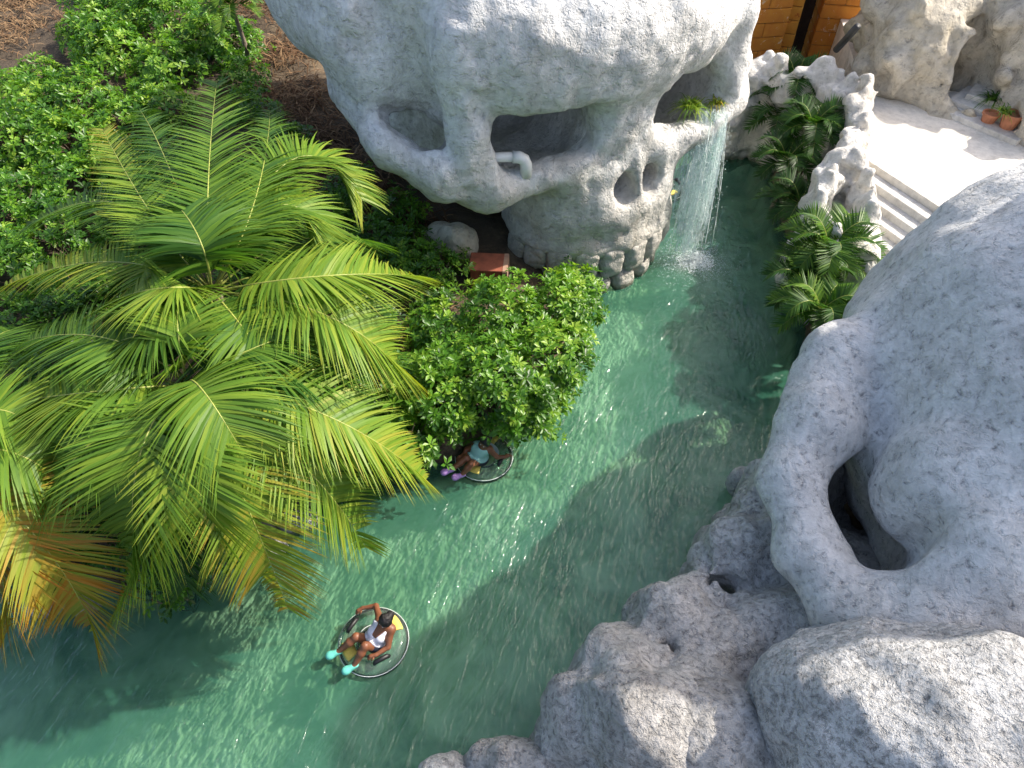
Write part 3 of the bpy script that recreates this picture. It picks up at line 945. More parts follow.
def small_palm(px, hgt, fl, nf, label, group, tint=0.3, name='pygmy_palm', trunk_r=0.06, ll=0.26):
    c = at(*px)
    gz = c.z - hgt
    root = empty(name, (c.x, c.y, gz))
    tag(root, label, 'palm', group)
    trunk_obj(root, Vector((0, 0, -0.2)), Vector((0, 0, hgt)), trunk_r, trunk_r * 0.8, M['trunk'], 8)
    for k in range(nf):
        a = 2.4 * k + random.uniform(-.25, .25); e = 1 - k / nf
        l = fl * random.uniform(0.8, 1.1)
        d = Vector((math.cos(a), math.sin(a), 0)); u = Vector((0, 0, 1))
        p0 = u * (hgt + 0.02)
        frond(root, p0, p0 + d * l * (0.35 + 0.25 * (1 - e)) + u * l * (0.7 * e + 0.12), p0 + d * l * (0.75 + 0.3 * (1 - e)) + u * l * (0.75 * e - 0.35),
              n=24, ll=ll, lw=0.026, droop=0.06, vee=0.35, base_tint=tint - 0.1 + random.uniform(-.08, .1), rib=0.010, seg=3)
    return root


GP = 'small feather palms along the parapet'
small_palm((795, 84, 2.3), 1.8, 1.2, 20, 'small dark green palm at the top end of the parapet', GP, 0.30, ll=0.36)
small_palm((812, 128, 2.2), 1.8, 1.1, 18, 'small palm below the topmost palm, pressed against the parapet', GP, 0.34, ll=0.34)
small_palm((778, 118, 1.6), 1.2, 1.0, 15, 'low palm overhanging the dark water opposite the waterfall', GP, 0.24, ll=0.34)
small_palm((786, 162, 1.6), 1.3, 1.0, 15, 'palm with bleached dry lower fronds above the water', GP, 0.28, ll=0.34)
small_palm((800, 205, 1.5), 1.2, 1.0, 15, 'shaded palm left of the long parapet hollow', GP, 0.22, ll=0.34)
small_palm((828, 250, 2.0), 1.5, 1.15, 20, 'bright palm just below the long parapet hollow', GP, 0.42, ll=0.36)
small_palm((803, 285, 1.5), 1.1, 1.05, 17, 'leafy palm between the parapet foot and the water', GP, 0.36, ll=0.34)
small_palm((820, 312, 1.6), 1.2, 1.05, 17, 'palm nearest to the near skull at the parapet end', GP, 0.44, ll=0.32)
small_palm((232, 6, 3.8), 1.5, 0.95, 16, 'slender young palm with pale trunk among shrubs at the top', None, 0.5, name='young_palm', trunk_r=0.07)

# ------------------------------------------------------------------ shrubs
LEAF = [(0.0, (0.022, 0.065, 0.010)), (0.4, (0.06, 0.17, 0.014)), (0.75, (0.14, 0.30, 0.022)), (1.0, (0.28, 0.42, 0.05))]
M['shrub'] = leaf_mat('shrub_leaf', LEAF, rough=0.38, trans=0.38, spec=0.42)
M['twig'] = plain('twig', (0.12, 0.09, 0.06), 0.9)


def rosettes(P, N, size, nl=8, flat=0.55, tint=0.5, tv=0.3):
    """leaf whorls at points P with axes N"""
    m = len(P)
    up = np.array([0.13, 0.21, 0.97])
    N = N / np.linalg.norm(N, axis=1, keepdims=True)
    A = np.cross(N, up); A /= np.linalg.norm(A, axis=1, keepdims=True) + 1e-9
    B = np.cross(N, A)
    Vs = []; Ts = []
    rt = tint + RNG.uniform(-tv, tv, m) + 0.25 * fbm(P + 5, 0.8, 2)
    rsz = RNG.uniform(0.7, 1.2, m)
    for k in range(nl):
        ang = 2.4 * k + RNG.uniform(-.3, .3, m)
        el = flat * (1 - k / nl) * 1.5 + RNG.uniform(-.25, .25, m)     # inner leaves stand up
        sz = size * rsz * RNG.uniform(0.75, 1.15, m) * (0.7 + 0.3 * k / nl)
        R_ = A * np.cos(ang)[:, None] + B * np.sin(ang)[:, None]
        D = R_ * np.cos(el)[:, None] + N * np.sin(el)[:, None]
        W = np.cross(N, R_); Nn = np.cross(D, W)
        b = P + D * (sz * 0.08)[:, None]
        w = (sz * 0.19)[:, None]
        s1 = sz[:, None]
        v = np.stack([b, P + D * s1 * 0.62 + W * w + Nn * w * 0.25, P + D * s1 * 0.6 - Nn * w * 0.12, P + D * s1 * 0.62 - W * w + Nn * w * 0.25, P + D * s1 - Nn * s1 * 0.12], 1)
        Vs.append(v)
        Ts.append(np.repeat(np.clip(rt + RNG.uniform(-.12, .12, m) + 0.10 * (1 - k / nl), 0, 1)[:, None], 5, 1))
    V = np.concatenate(Vs).reshape(-1, 3); T = np.concatenate(Ts).ravel()
    n = len(V) // 5
    f = np.array([[0, 1, 2], [0, 2, 3], [2, 1, 4], [3, 2, 4]])
    Fc = (np.arange(n)[:, None, None] * 5 + f[None]).reshape(-1, 3)
    return V, Fc, T


def shrub(lumps, label, size=0.2, dens=34, tint=0.5, tv=0.36, name='shrub', group='leafy shrubs on the planted bank', mat='shrub', nl=8):
    L = []
    for x, y, z, r in lumps:
        c = at(x, y, z)
        L.append((np.array(c), r))
    c0 = np.mean([c for c, r in L], axis=0)
    gz = ground_z(c0[0], c0[1])
    root = empty(name, (c0[0], c0[1], gz))
    tag(root, label, 'shrub', group)
    o0 = np.array([c0[0], c0[1], gz])
    Ps = []; Ns = []
    for c, r in L:
        for rad, dn in ((1.0, 1.0), (0.72, 0.5)):
            n = int(dens * dn * 4 * math.pi * r * r * 0.72)
            d = RNG.normal(size=(n, 3)); d[:, 2] = np.where(d[:, 2] < 0, np.abs(d[:, 2]) * RNG.choice([1, 1, -0.5], n), d[:, 2])
            d /= np.linalg.norm(d, axis=1, keepdims=True)
            rr = r * rad * (1 + 0.34 * fbm(d * 1.0 + c, 1.8, 3) + RNG.uniform(-.10, .06, n))
            p = c + d * rr[:, None] * np.array([1, 1, 0.85])
            Ps.append(p); Ns.append(d * 0.8 + np.array([0, 0, 0.75]) + RNG.normal(size=(n, 3)) * 0.28)
    P = np.concatenate(Ps); N = np.concatenate(Ns)
    keep = np.ones(len(P), bool)
    for c, r in L:
        q = (P - c) / np.array([1, 1, 0.85])
        keep &= np.linalg.norm(q, axis=1) > r * 0.62
    gap = fbm(P, 1.5, 2)
    keep &= gap > -0.30 + RNG.uniform(-.12, .12, len(P))
    P, N = P[keep], N[keep]
    spr = RNG.random(len(P)) < 0.12
    P = P + N / np.linalg.norm(N, axis=1, keepdims=True) * (spr * RNG.uniform(0.05, 0.26, len(P)))[:, None]
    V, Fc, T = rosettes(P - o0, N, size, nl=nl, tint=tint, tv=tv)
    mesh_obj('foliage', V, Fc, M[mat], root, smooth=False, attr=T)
    bm = bmesh.new()
    for c, r in L:
        for k in range(7):
            a = random.uniform(0, 6.28); e = random.uniform(0.2, 1.2)
            tip = c - o0 + np.array([math.cos(a) * math.cos(e), math.sin(a) * math.cos(e), math.sin(e)]) * r * 0.85
            b = np.array([0.0, 0.0, 0.0]) if ground_z(c[0], c[1]) < 0.1 else np.array([c[0] - o0[0], c[1] - o0[1], min(ground_z(c[0], c[1]) - gz, tip[2] - 0.2) - 0.05])
            m_ = (b + tip) / 2 + np.array([random.uniform(-.1, .1), random.uniform(-.1, .1), 0.1])
            tube_bm(bm, [Vector(b), Vector(m_), Vector(tip)], [0.03, 0.02, 0.008], 5)
    bm_obj('branches', bm, M['twig'], root)['kind'] = 'stuff'
    return root


shrub([(555, 310, 1.2, .8), (575, 290, 1.0, .55), (500, 320, 1.4, .95), (545, 365, 1.1, .85), (490, 385, 1.4, 1.0), (520, 410, .9, .7), (440, 395, 1.4, .9), (440, 408, 1.1, .66), (405, 440, 1.0, .7), (482, 405, .8, .5), (440, 340, 1.2, .7), (560, 350, .9, .6), (515, 400, .5, .45), (438, 412, .5, .45), (405, 450, .5, .4), (545, 392, .5, .5), (570, 345, .5, .5), (582, 312, .5, .45), (385, 462, .4, .4)],
      'large bright green shrub bulging over the water next to the skull jaw', tint=0.58, size=0.20, dens=40)
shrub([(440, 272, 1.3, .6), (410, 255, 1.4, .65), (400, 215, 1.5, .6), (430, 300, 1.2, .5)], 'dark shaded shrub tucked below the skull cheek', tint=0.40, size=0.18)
shrub([(95, 38, 2.3, .95), (120, 10, 2.5, 1.2), (165, 25, 2.5, 1.3), (215, 45, 2.3, 1.1), (120, 60, 2.3, 1.1), (170, 75, 2.2, 1.0), (125, -25, 2.6, 1.3), (180, -25, 2.6, 1.4)], 'sunny wide shrub along the top of the planted bank', tint=0.58, size=0.24, dens=26)
shrub([(40, 78, 2.0, .6), (10, 92, 2.0, .6), (35, 112, 2.1, .95), (80, 105, 2.1, 1.0), (20, 150, 2.1, 1.1), (70, 150, 2.0, 1.0), (-30, 160, 2.1, 1.1)], 'mid green shrub at the left edge, below the bare earth corner', tint=0.54, size=0.22, dens=30)
shrub([(130, 130, 2.0, .95), (165, 115, 2.0, .9), (120, 170, 1.9, .9), (70, 195, 1.9, .9)], 'green shrub just behind the brown tipped palm frond', tint=0.55, size=0.21, dens=30)
shrub([(245, 85, 1.9, .8), (255, 120, 1.8, .8), (240, 50, 2.2, .8), (290, 150, 1.6, .7)], 'darker shrub between the palm top and the brown litter', tint=0.42, size=0.20, dens=30)
shrub([(20, 210, 1.9, 1.0), (-20, 260, 1.8, 1.0), (60, 240, 1.8, .9), (20, 280, 1.7, .9), (110, 225, 1.7, .85)], 'shrub at the left edge under the long pale frond', tint=0.5, size=0.20, dens=30)
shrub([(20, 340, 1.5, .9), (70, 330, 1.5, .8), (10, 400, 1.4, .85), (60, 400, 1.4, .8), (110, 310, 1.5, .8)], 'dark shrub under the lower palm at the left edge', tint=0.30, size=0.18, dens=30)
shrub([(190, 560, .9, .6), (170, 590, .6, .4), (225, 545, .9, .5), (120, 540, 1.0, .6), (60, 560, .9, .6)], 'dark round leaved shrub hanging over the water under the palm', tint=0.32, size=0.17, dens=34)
shrub([(300, 430, 1.5, .75), (270, 450, 1.4, .7), (330, 470, 1.2, .6), (290, 480, 1.1, .55), (250, 500, 1.0, .55), (360, 460, .9, .45)], 'small leaved creeper heaped beneath the leaning palm', tint=0.48, size=0.11, dens=80, name='creeper')
shrub([(360, 330, 1.4, .7), (340, 380, 1.4, .7), (385, 375, 1.2, .6), (320, 290, 1.5, .7), (370, 420, 1.1, .6), (250, 380, 1.5, .8), (180, 430, 1.4, .8), (120, 470, 1.3, .8)], 'low green shrub in the gap between the palms and the riverside shrub', tint=0.42, size=0.19, dens=30)
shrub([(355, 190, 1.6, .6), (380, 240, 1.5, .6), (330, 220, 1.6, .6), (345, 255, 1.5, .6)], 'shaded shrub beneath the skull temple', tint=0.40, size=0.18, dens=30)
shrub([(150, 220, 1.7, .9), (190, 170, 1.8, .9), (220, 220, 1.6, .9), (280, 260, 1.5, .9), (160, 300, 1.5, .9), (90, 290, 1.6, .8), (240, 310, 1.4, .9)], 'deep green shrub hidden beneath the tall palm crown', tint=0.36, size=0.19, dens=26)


# ------------------------------------------------------------------ litter, soil edge, stones
M['dry'] = leaf_mat('dry_litter', [(0.0, (0.035, 0.02, 0.012)), (0.5, (0.12, 0.065, 0.035)), (1.0, (0.30, 0.20, 0.11))], rough=0.8, trans=0.1, spec=0.1)


def strips(name, spots, label, cat, mat, size, per, tint=(0.2, 0.9), kind='stuff'):
    V = []; Fc = []; T = []
    o0 = Vector(at(spots[0][0], spots[0][1], 1.5))
    for x, y, r in spots:
        c = at(x, y, 1.6)
        for _ in range(per):
            px, py = c.x + random.gauss(0, r * .6), c.y + random.gauss(0, r * .6)
            z = ground_z(px, py) + random.uniform(0.0, 0.28)
            a = random.uniform(0, 6.28); l = size * random.uniform(.5, 1.4); w = 0.018 * random.uniform(.6, 1.6)
            d = Vector((math.cos(a), math.sin(a), random.uniform(-.2, .7))).normalized(); sd = d.cross(Vector((0, 0, 1))).normalized() * w
            b0 = len(V); tn = random.uniform(*tint); q0 = Vector((px, py, z)) - o0
            for k in range(4):
                t = k / 3; p = q0 + d * l * t - Vector((0, 0, 0.5 * l * t * t))
                V += [p + sd * (1 - .7 * t), p - sd * (1 - .7 * t)]; T += [tn, tn]
            for k in range(3): Fc.append((b0 + 2 * k, b0 + 2 * k + 1, b0 + 2 * k + 3, b0 + 2 * k + 2))
    o = mesh_obj(name, np.array([tuple(v) for v in V], np.float32), np.array(Fc), M[mat], attr=T, loc=o0)
    return tag(o, label, cat, kind=kind)


from_px = [(265, 20, 1.2), (280, 60, 1.2), (300, 100, 1.2), (320, 130, 1.2), (350, 165, 1.1), (380, 195, 1.0), (300, 150, 1.0), (410, 225, .8), (240, -10, 1.2), (330, 170, .9)]
strips('dry_litter', from_px, 'brown dry fronds and twigs littering the slope behind the skull', 'litter', 'dry', 0.55, 520)
strips('dry_twigs', [(425, 312, .5), (445, 305, .5), (415, 330, .5), (455, 318, .4)], 'bare pale twigs in the gap beside the riverside shrub', 'twigs', 'dry', 0.6, 110, (0.5, 1.0))
strips('dry_grass', [(10, 20, 1.4), (30, 40, 1.3), (5, 55, 1.2), (40, 8, 1.2), (-20, 30, 1.5)], 'bleached dry grass on the bare earth corner', 'grass', 'dry', 0.35, 320, (0.5, 1.0))

rock('boulder', [(at(458, 243, 1.3), (0.5, 0.42, 0.55)), (at(440, 238, 1.2), (0.4, 0.4, 0.4))], M['cliff'], 0.045, 'weathered brown boulder under the skull cheek', amp=0.1, sc=1.6, ridge=0.05)
for x, y, z, r, lab in ((296, 520, .15, .42, 'pale beige stone at the waterline below the creeper'), (45, 606, .05, .4, 'flat grey brown stone under the orange fronds'), (85, 604, .0, .35, 'stone at the waterline beside the flat grey brown one'),
                        (262, 548, .1, .4, 'mossy stone at the waterline behind the yellow hanging frond')):
    rock('bank_stone', [(at(x, y, z), (r, r * .6, r * .55))], M['bank_rock'], 0.05, lab, amp=0.08, sc=2.0, ridge=0.04, group='stones along the planted bank')

# terracotta box on the slab below the cheek
M['terracotta'] = plain('rust_red_panel', (0.26, 0.075, 0.04), 0.8, 0.3, 5, bump=0.3)
M['pale_wood'] = plain('pale_frame', (0.36, 0.22, 0.15), 0.8, 0.25)
M['slab'] = plain('grey_slab', (0.25, 0.25, 0.23), 0.9, 0.2, bump=0.3)
p = at(490, 276, 0.9)
root = empty('equipment_box', (p.x, p.y, 0.55), R(-4))
tag(root, 'rust red box with pale end frame under the skull cheek', 'box')
bm = bmesh.new(); box_bm(bm, (0, 0, 0.1), (0.52, 0.42, 0.1), bev=0.02); bm_obj('slab', bm, M['slab'], root, smooth=False)
bm = bmesh.new(); box_bm(bm, (-0.06, 0, 0.46), (0.36, 0.30, 0.26), bev=0.015); bm_obj('body', bm, M['terracotta'], root, smooth=False)
bm = bmesh.new(); box_bm(bm, (-0.06, 0, 0.745), (0.40, 0.33, 0.02), bev=0.008); bm_obj('lid', bm, M['terracotta'], root, smooth=False)
bm = bmesh.new(); box_bm(bm, (0.37, 0, 0.48), (0.06, 0.34, 0.29), bev=0.012); bm_obj('end_frame', bm, M['pale_wood'], root, smooth=False)

# white drain pipe in the eye socket
M['pvc'] = plain('white_plastic', (0.78, 0.78, 0.75), 0.35, 0.05)


def sk(x, y, z):
    return SK_T + Matrix.Rotation(SK_RZ, 3, 'Z') @ Vector((x, y, z))


a = sk(-2.75, 1.25, 3.86)
root = empty('drain_pipe', a); tag(root, 'white plastic pipe with elbow lying in the skull eye socket', 'pipe')
q = [sk(-3.2, 1.0, 3.95), sk(-2.85, 0.85, 3.95), sk(-2.62, 0.75, 3.94)]
bm = bmesh.new(); tube_bm(bm, [v - a for v in q], 0.10, 14); bm_obj('straight_pipe', bm, M['pvc'], root)
q = [sk(-2.62, 0.75, 3.94), sk(-2.5, 0.7, 3.93), sk(-2.41, 0.66, 3.87), sk(-2.37, 0.64, 3.76), sk(-2.37, 0.64, 3.5)]
bm = bmesh.new(); tube_bm(bm, [v - a for v in q], 0.125, 14); bm_obj('elbow', bm, M['pvc'], root)

# ------------------------------------------------------------------ waterfall
def fall_mat():
    m, nt, bs = new_mat('falling_water')
    bs.inputs['Base Color'].default_value = (0.86, 0.92, 0.92, 1); bs.inputs['Roughness'].default_value = 0.25
    t = nd(nt, 'ShaderNodeBsdfTransparent'); t.inputs[0].default_value = (0.96, 0.99, 0.98, 1)
    g1 = nd(nt, 'ShaderNodeNewGeometry')
    n = noise(nt, vmap(nt, g1.outputs['Position'], (9, 9, 1.3)), 2.0, 3, 0.6)
    f = ramp(nt, n, [(0.40, (0.03, 0.03, 0.03)), (0.68, (0.8, 0.8, 0.8))])
    mx = nd(nt, 'ShaderNodeMixShader'); nt.links.new(f, mx.inputs[0])
    nt.links.new(t.outputs[0], mx.inputs[1]); nt.links.new(bs.outputs[0], mx.inputs[2]); nt.links.new(mx.outputs[0], nt.nodes['Material Output'].inputs[0])
    return m


M['fall'] = fall_mat()
M['foam'] = plain('foam', (0.82, 0.88, 0.87), 0.6, 0.05)


def make_fall():
    base = at(694, 264, 0); lip_a, lip_b = at(702, 114, 3.8), at(728, 110, 3.8)
    V = []; Fc = []; T = []
    out = Vector((0.12, -0.55, 0))
    for i in range(110):
        s_ = random.random() ** 0.8
        p = lip_a.lerp(lip_b, s_) + Vector((random.gauss(0, .06), random.gauss(0.1, .12), random.uniform(-.15, .1)))
        v = out * random.uniform(0.3, 1.2) + Vector((random.gauss(-.12, .24), random.gauss(0, .18), 0))
        z0 = p.z; t0 = math.sqrt(2 * z0 / 9.8)
        ta = random.random() ** 1.3 * 0.7 * t0; tb = min(t0, ta + random.uniform(0.15, 0.6) * t0)
        if random.random() < .45: ta, tb = 0, random.uniform(.5, 1) * t0
        w = random.uniform(.004, .016)
        b0 = len(V); n = 9
        for k in range(n + 1):
            t = ta + (tb - ta) * k / n
            q = p + v * t * 1.0 - Vector((0, 0, 4.9 * t * t))
            ww = w * (0.4 + math.sin(math.pi * k / n))
            ang = random.uniform(-.25, .25)
            for c3 in range(3):
                an = ang + c3 * 2.094
                V.append(q + Vector((math.cos(an), math.sin(an), 0)) * ww)
        for k in range(n):
            for c3 in range(3):
                a_, b_ = b0 + 3 * k + c3, b0 + 3 * k + (c3 + 1) % 3
                Fc.append((a_, b_, b_ + 3, a_ + 3))
    for i in range(26):                           # thin sheets
        s_ = (i + random.random()) / 26; p = lip_a.lerp(lip_b, s_) + Vector((0, random.gauss(.1, .1), random.uniform(-.1, .05)))
        v = out * random.uniform(.35, 1.1) + Vector((random.gauss(-.12, .12), random.gauss(0, .1), 0)); t0 = math.sqrt(2 * p.z / 9.8)
        w0 = random.uniform(.03, .07); w1 = random.uniform(.08, .2); an = random.uniform(-.5, .5); sx = Vector((math.cos(an), math.sin(an), 0))
        b0 = len(V); n = 14; t1 = t0 * random.uniform(.6, 1)
        for k in range(n + 1):
            t = t1 * k / n; q = p + v * t - Vector((0, 0, 4.9 * t * t)); ww = w0 + (w1 - w0) * k / n
            V += [q - sx * ww, q + sx * ww]
        for k in range(n): Fc.append((b0 + 2 * k, b0 + 2 * k + 1, b0 + 2 * k + 3, b0 + 2 * k + 2))
    for i in range(3200):                         # drops
        s_ = random.random(); p = lip_a.lerp(lip_b, s_)
        v = out * random.uniform(.3, 1.3) + Vector((random.gauss(-.1, .3), random.gauss(0, .25), 0)); t = math.sqrt(2 * p.z / 9.8) * random.uniform(.15, 1) ** .6
        q = p + v * t - Vector((0, 0, 4.9 * t * t)); r = random.uniform(.004, .014)
        b0 = len(V)
        V += [q + Vector((r, 0, 0)), q + Vector((0, r, 0)), q + Vector((-r, 0, 0)), q + Vector((0, -r, 0)), q + Vector((0, 0, r * 2)), q - Vector((0, 0, r * 2))]
        for k in range(4):
            Fc.append((b0 + k, b0 + (k + 1) % 4, b0 + 4, b0 + 4)); Fc.append((b0 + (k + 1) % 4, b0 + k, b0 + 5, b0 + 5))
    Fc = [f if f[2] != f[3] else f[:3] for f in Fc]
    o = mesh_obj('waterfall', [tuple(v - base) for v in V], Fc, M['fall'], loc=base)
    tag(o, 'thin white waterfall pouring from the skull eye into the river', 'waterfall', kind='stuff')
    V = []; Fc = []
    land = base + Vector((0.02, 0.05, 0))
    for i in range(5200):
        rr = abs(random.gauss(0, .38)) * random.choice((1, 1, 1.7)); a = random.uniform(0, 6.28)
        q = Vector((rr * math.cos(a) * 1.25, rr * math.sin(a), random.random() ** 3 * max(0, .35 - rr * .4) + 0.006)); r = random.uniform(.004, .018) * (1 if rr < .4 else .6)
        b0 = len(V)
        V += [q + Vector((r, 0, 0)), q + Vector((0, r, 0)), q + Vector((-r, 0, 0)), q + Vector((0, -r, 0)), q + Vector((0, 0, r * .8))]
        for k in range(4): Fc.append((b0 + k, b0 + (k + 1) % 4, b0 + 4))
    o = mesh_obj('splash_foam', [tuple(v) for v in V], Fc, M['foam'], loc=land)
    tag(o, 'white splash foam where the waterfall hits the river', 'foam', kind='stuff')


make_fall()


def tuft(px, n, l, label, name, tint, spread=1.0, mat='frond', cat='plant', w=0.02):
    c = at(*px)
    V = []; Fc = []; T = []
    for i in range(n):
        a = random.uniform(0, 6.28); e = random.uniform(.3, 1.3)
        d = Vector((math.cos(a) * math.cos(e) * spread, math.sin(a) * math.cos(e) * spread, math.sin(e))); ln = l * random.uniform(.6, 1.1)
        sd = d.cross(Vector((0, 0, 1))).normalized() * w * random.uniform(.7, 1.2)
        b0 = len(V); tn = tint + random.uniform(-.15, .15); r0 = Vector((random.gauss(0, .06), random.gauss(0, .06), 0))
        for k in range(5):
            t = k / 4; p = r0 + d * ln * t - Vector((0, 0, .7 * ln * t * t))
            V += [p + sd * (1 - t * .9), p - sd * (1 - t * .9)]; T += [tn, tn + .1 * t]
        for k in range(4): Fc.append((b0 + 2 * k, b0 + 2 * k + 1, b0 + 2 * k + 3, b0 + 2 * k + 2))
    o = mesh_obj(name, np.array([tuple(v) for v in V], np.float32), np.array(Fc), M[mat], attr=np.clip(T, 0, 1), loc=c)
    return tag(o, label, cat)


tuft((690, 108, 3.9), 110, 0.75, 'arching grassy fern growing in the waterfall eye socket', 'fern_clump', 0.5)
tuft((716, 104, 3.9), 50, 0.45, 'small mossy tuft beside the waterfall lip', 'moss_tuft', 0.66)

# potted plants at the cave
M['pot'] = plain('terracotta_pot', (0.42, 0.17, 0.09), 0.8, 0.2, bump=0.2)
for (x, y, r, h, pl) in ((1004, 132, .24, .5, 'tall terracotta pot on the terrace right of the cave'), (985, 126, .2, .36, 'low terracotta pot in front of the cave mouth')):
    p = at(x, y, 2.5)
    root = empty('plant_pot', p); tag(root, pl, 'pot', 'pots by the cave')
    bm = bmesh.new()
    prof = [(0.001, .02), (r * .62, 0.0), (r * .8, h * .4), (r * .95, h * .85), (r * 1.08, h * .86), (r * 1.08, h), (r * .9, h), (r * .85, h * .85), (0.001, h * .82)]
    rings = [[bm.verts.new((rr * math.cos(k * math.pi / 8), rr * math.sin(k * math.pi / 8), z)) for k in range(16)] for rr, z in prof]
    for a_, b_ in zip(rings[:-1], rings[1:]):
        for k in range(16): bm.faces.new((a_[k], a_[(k + 1) % 16], b_[(k + 1) % 16], b_[k]))
    bm_obj('pot_body', bm, M['pot'], root, smooth=False)
tuft((1004, 112, 3.0), 60, .5, 'drooping grassy plant in the tall terracotta pot', 'pot_plant', 0.45)
tuft((994, 100, 2.9), 90, .7, 'bushy green plant growing in the cave mouth', 'cave_plant', 0.30)

# ------------------------------------------------------------------ people on river tubes
def clear_mat():
    m, nt, bs = new_mat('clear_vinyl')
    nt.nodes.remove(bs)
    t = nd(nt, 'ShaderNodeBsdfTransparent'); t.inputs[0].default_value = (0.95, 0.98, 0.97, 1)
    d = nd(nt, 'ShaderNodeBsdfDiffuse'); d.inputs[0].default_value = (0.85, 0.92, 0.90, 1)
    g = nd(nt, 'ShaderNodeBsdfGlossy'); g.inputs['Roughness'].default_value = 0.08
    lw = nd(nt, 'ShaderNodeFresnel'); lw.inputs[0].default_value = 1.3
    m1 = nd(nt, 'ShaderNodeMixShader'); m1.inputs[0].default_value = 0.05
    nt.links.new(t.outputs[0], m1.inputs[1]); nt.links.new(d.outputs[0], m1.inputs[2])
    m2 = nd(nt, 'ShaderNodeMixShader'); nt.links.new(lw.outputs[0], m2.inputs[0]); nt.links.new(m1.outputs[0], m2.inputs[1]); nt.links.new(g.outputs[0], m2.inputs[2])
    nt.links.new(m2.outputs[0], nt.nodes['Material Output'].inputs[0])
    return m


M['clear'] = clear_mat()
M['white_vinyl'] = plain('white_vinyl', (0.72, 0.76, 0.74), 0.4, 0.05)
M['yellow'] = plain('yellow_vinyl', (0.62, 0.50, 0.10), 0.5, 0.2)
M['black'] = plain('black_rubber', (0.012, 0.012, 0.013), 0.5, 0.2)


def torus_arc(bm, R0, r, a0, a1, z=0.0, n=48, m=16, b0=0.0, b1=2 * math.pi):
    full = abs(a1 - a0) > 6.28; wrap = abs(b1 - b0) > 6.28
    rings = []
    for i in range(n if full else n + 1):
        a = a0 + (a1 - a0) * i / n
        rg = []
        for k in range(m if wrap else m + 1):
            b = b0 + (b1 - b0) * k / m
            rg.append(bm.verts.new(((R0 + r * math.cos(b)) * math.cos(a), (R0 + r * math.cos(b)) * math.sin(a), z + r * math.sin(b))))
        rings.append(rg)
    q = len(rings[0])
    for i in range(len(rings) - (0 if full else 1)):
        A, B = rings[i], rings[(i + 1) % len(rings)]
        for k in range(q if wrap else q - 1):
            bm.faces.new((A[k], A[(k + 1) % q], B[(k + 1) % q], B[k]))


def river_tube(loc, label, head_a, R0=0.405, r=0.17):
    root = empty('river_tube', loc); tag(root, label, 'tube', 'clear inflatable river tubes')
    bm = bmesh.new(); torus_arc(bm, R0, r, 0, 2 * math.pi); bm_obj('ring', bm, M['clear'], root)
    for q, b in ((R0 + r * math.cos(.25), r * math.sin(.25)), (R0 - r * math.cos(.5), r * math.sin(.5))):
        bm = bmesh.new(); torus_arc(bm, q + 0.002, 0.006, 0, 2 * math.pi, b, 48, 6); bm_obj('rim_highlight', bm, M['white_vinyl'], root)  # thin white rings standing in for bright highlights on the clear rim
    bm = bmesh.new(); torus_arc(bm, R0, r + 0.003, head_a - 1.9, head_a + 0.35, 0, 24, 6, 2.2, 3.2); bm_obj('inner_band', bm, M['white_vinyl'], root)
    for da in (0.0, math.pi - .15):
        bm = bmesh.new(); torus_arc(bm, R0, r + 0.012, head_a + da - .34, head_a + da + .34, 0, 10, 8, 1.0, 2.2)
        o = bm_obj('pad', bm, M['yellow'], root); md = o.modifiers.new('thick', 'SOLIDIFY'); md.thickness = 0.02
    for da in (math.pi * .62, -math.pi * .55):
        a = head_a + da
        c = Vector((math.cos(a) * R0, math.sin(a) * R0, r + 0.02)); tg = Vector((-math.sin(a), math.cos(a), 0))
        bm = bmesh.new()
        tube_bm(bm, [c - tg * .13 - Vector((0, 0, .02)), c - tg * .09 + Vector((0, 0, .025)), c + tg * .09 + Vector((0, 0, .025)), c + tg * .13 - Vector((0, 0, .02))], [.03, .042, .042, .03], 8)
        bm_obj('handle', bm, M['black'], root)
    return root


M['skin'] = plain('brown_skin', (0.20, 0.075, 0.035), 0.5, 0.12, 3)
M['hair'] = plain('black_hair', (0.008, 0.006, 0.006), 0.55, 0.3, 30, bump=0.5)
M['white_cloth'] = plain('white_swim_top', (0.72, 0.72, 0.80), 0.8, 0.05)
M['navy_cloth'] = plain('dark_swim_shorts', (0.012, 0.014, 0.03), 0.7, 0.2)
M['aqua'] = plain('aqua_clog', (0.13, 0.52, 0.43), 0.5, 0.08)
M['lilac'] = plain('lilac_clog', (0.42, 0.24, 0.55), 0.5, 0.08)
M['teal_cloth'] = plain('pale_teal_bikini', (0.30, 0.55, 0.50), 0.7, 0.1)
M['eye_white'] = plain('eye_white', (0.7, 0.7, 0.68), 0.3, 0.02)


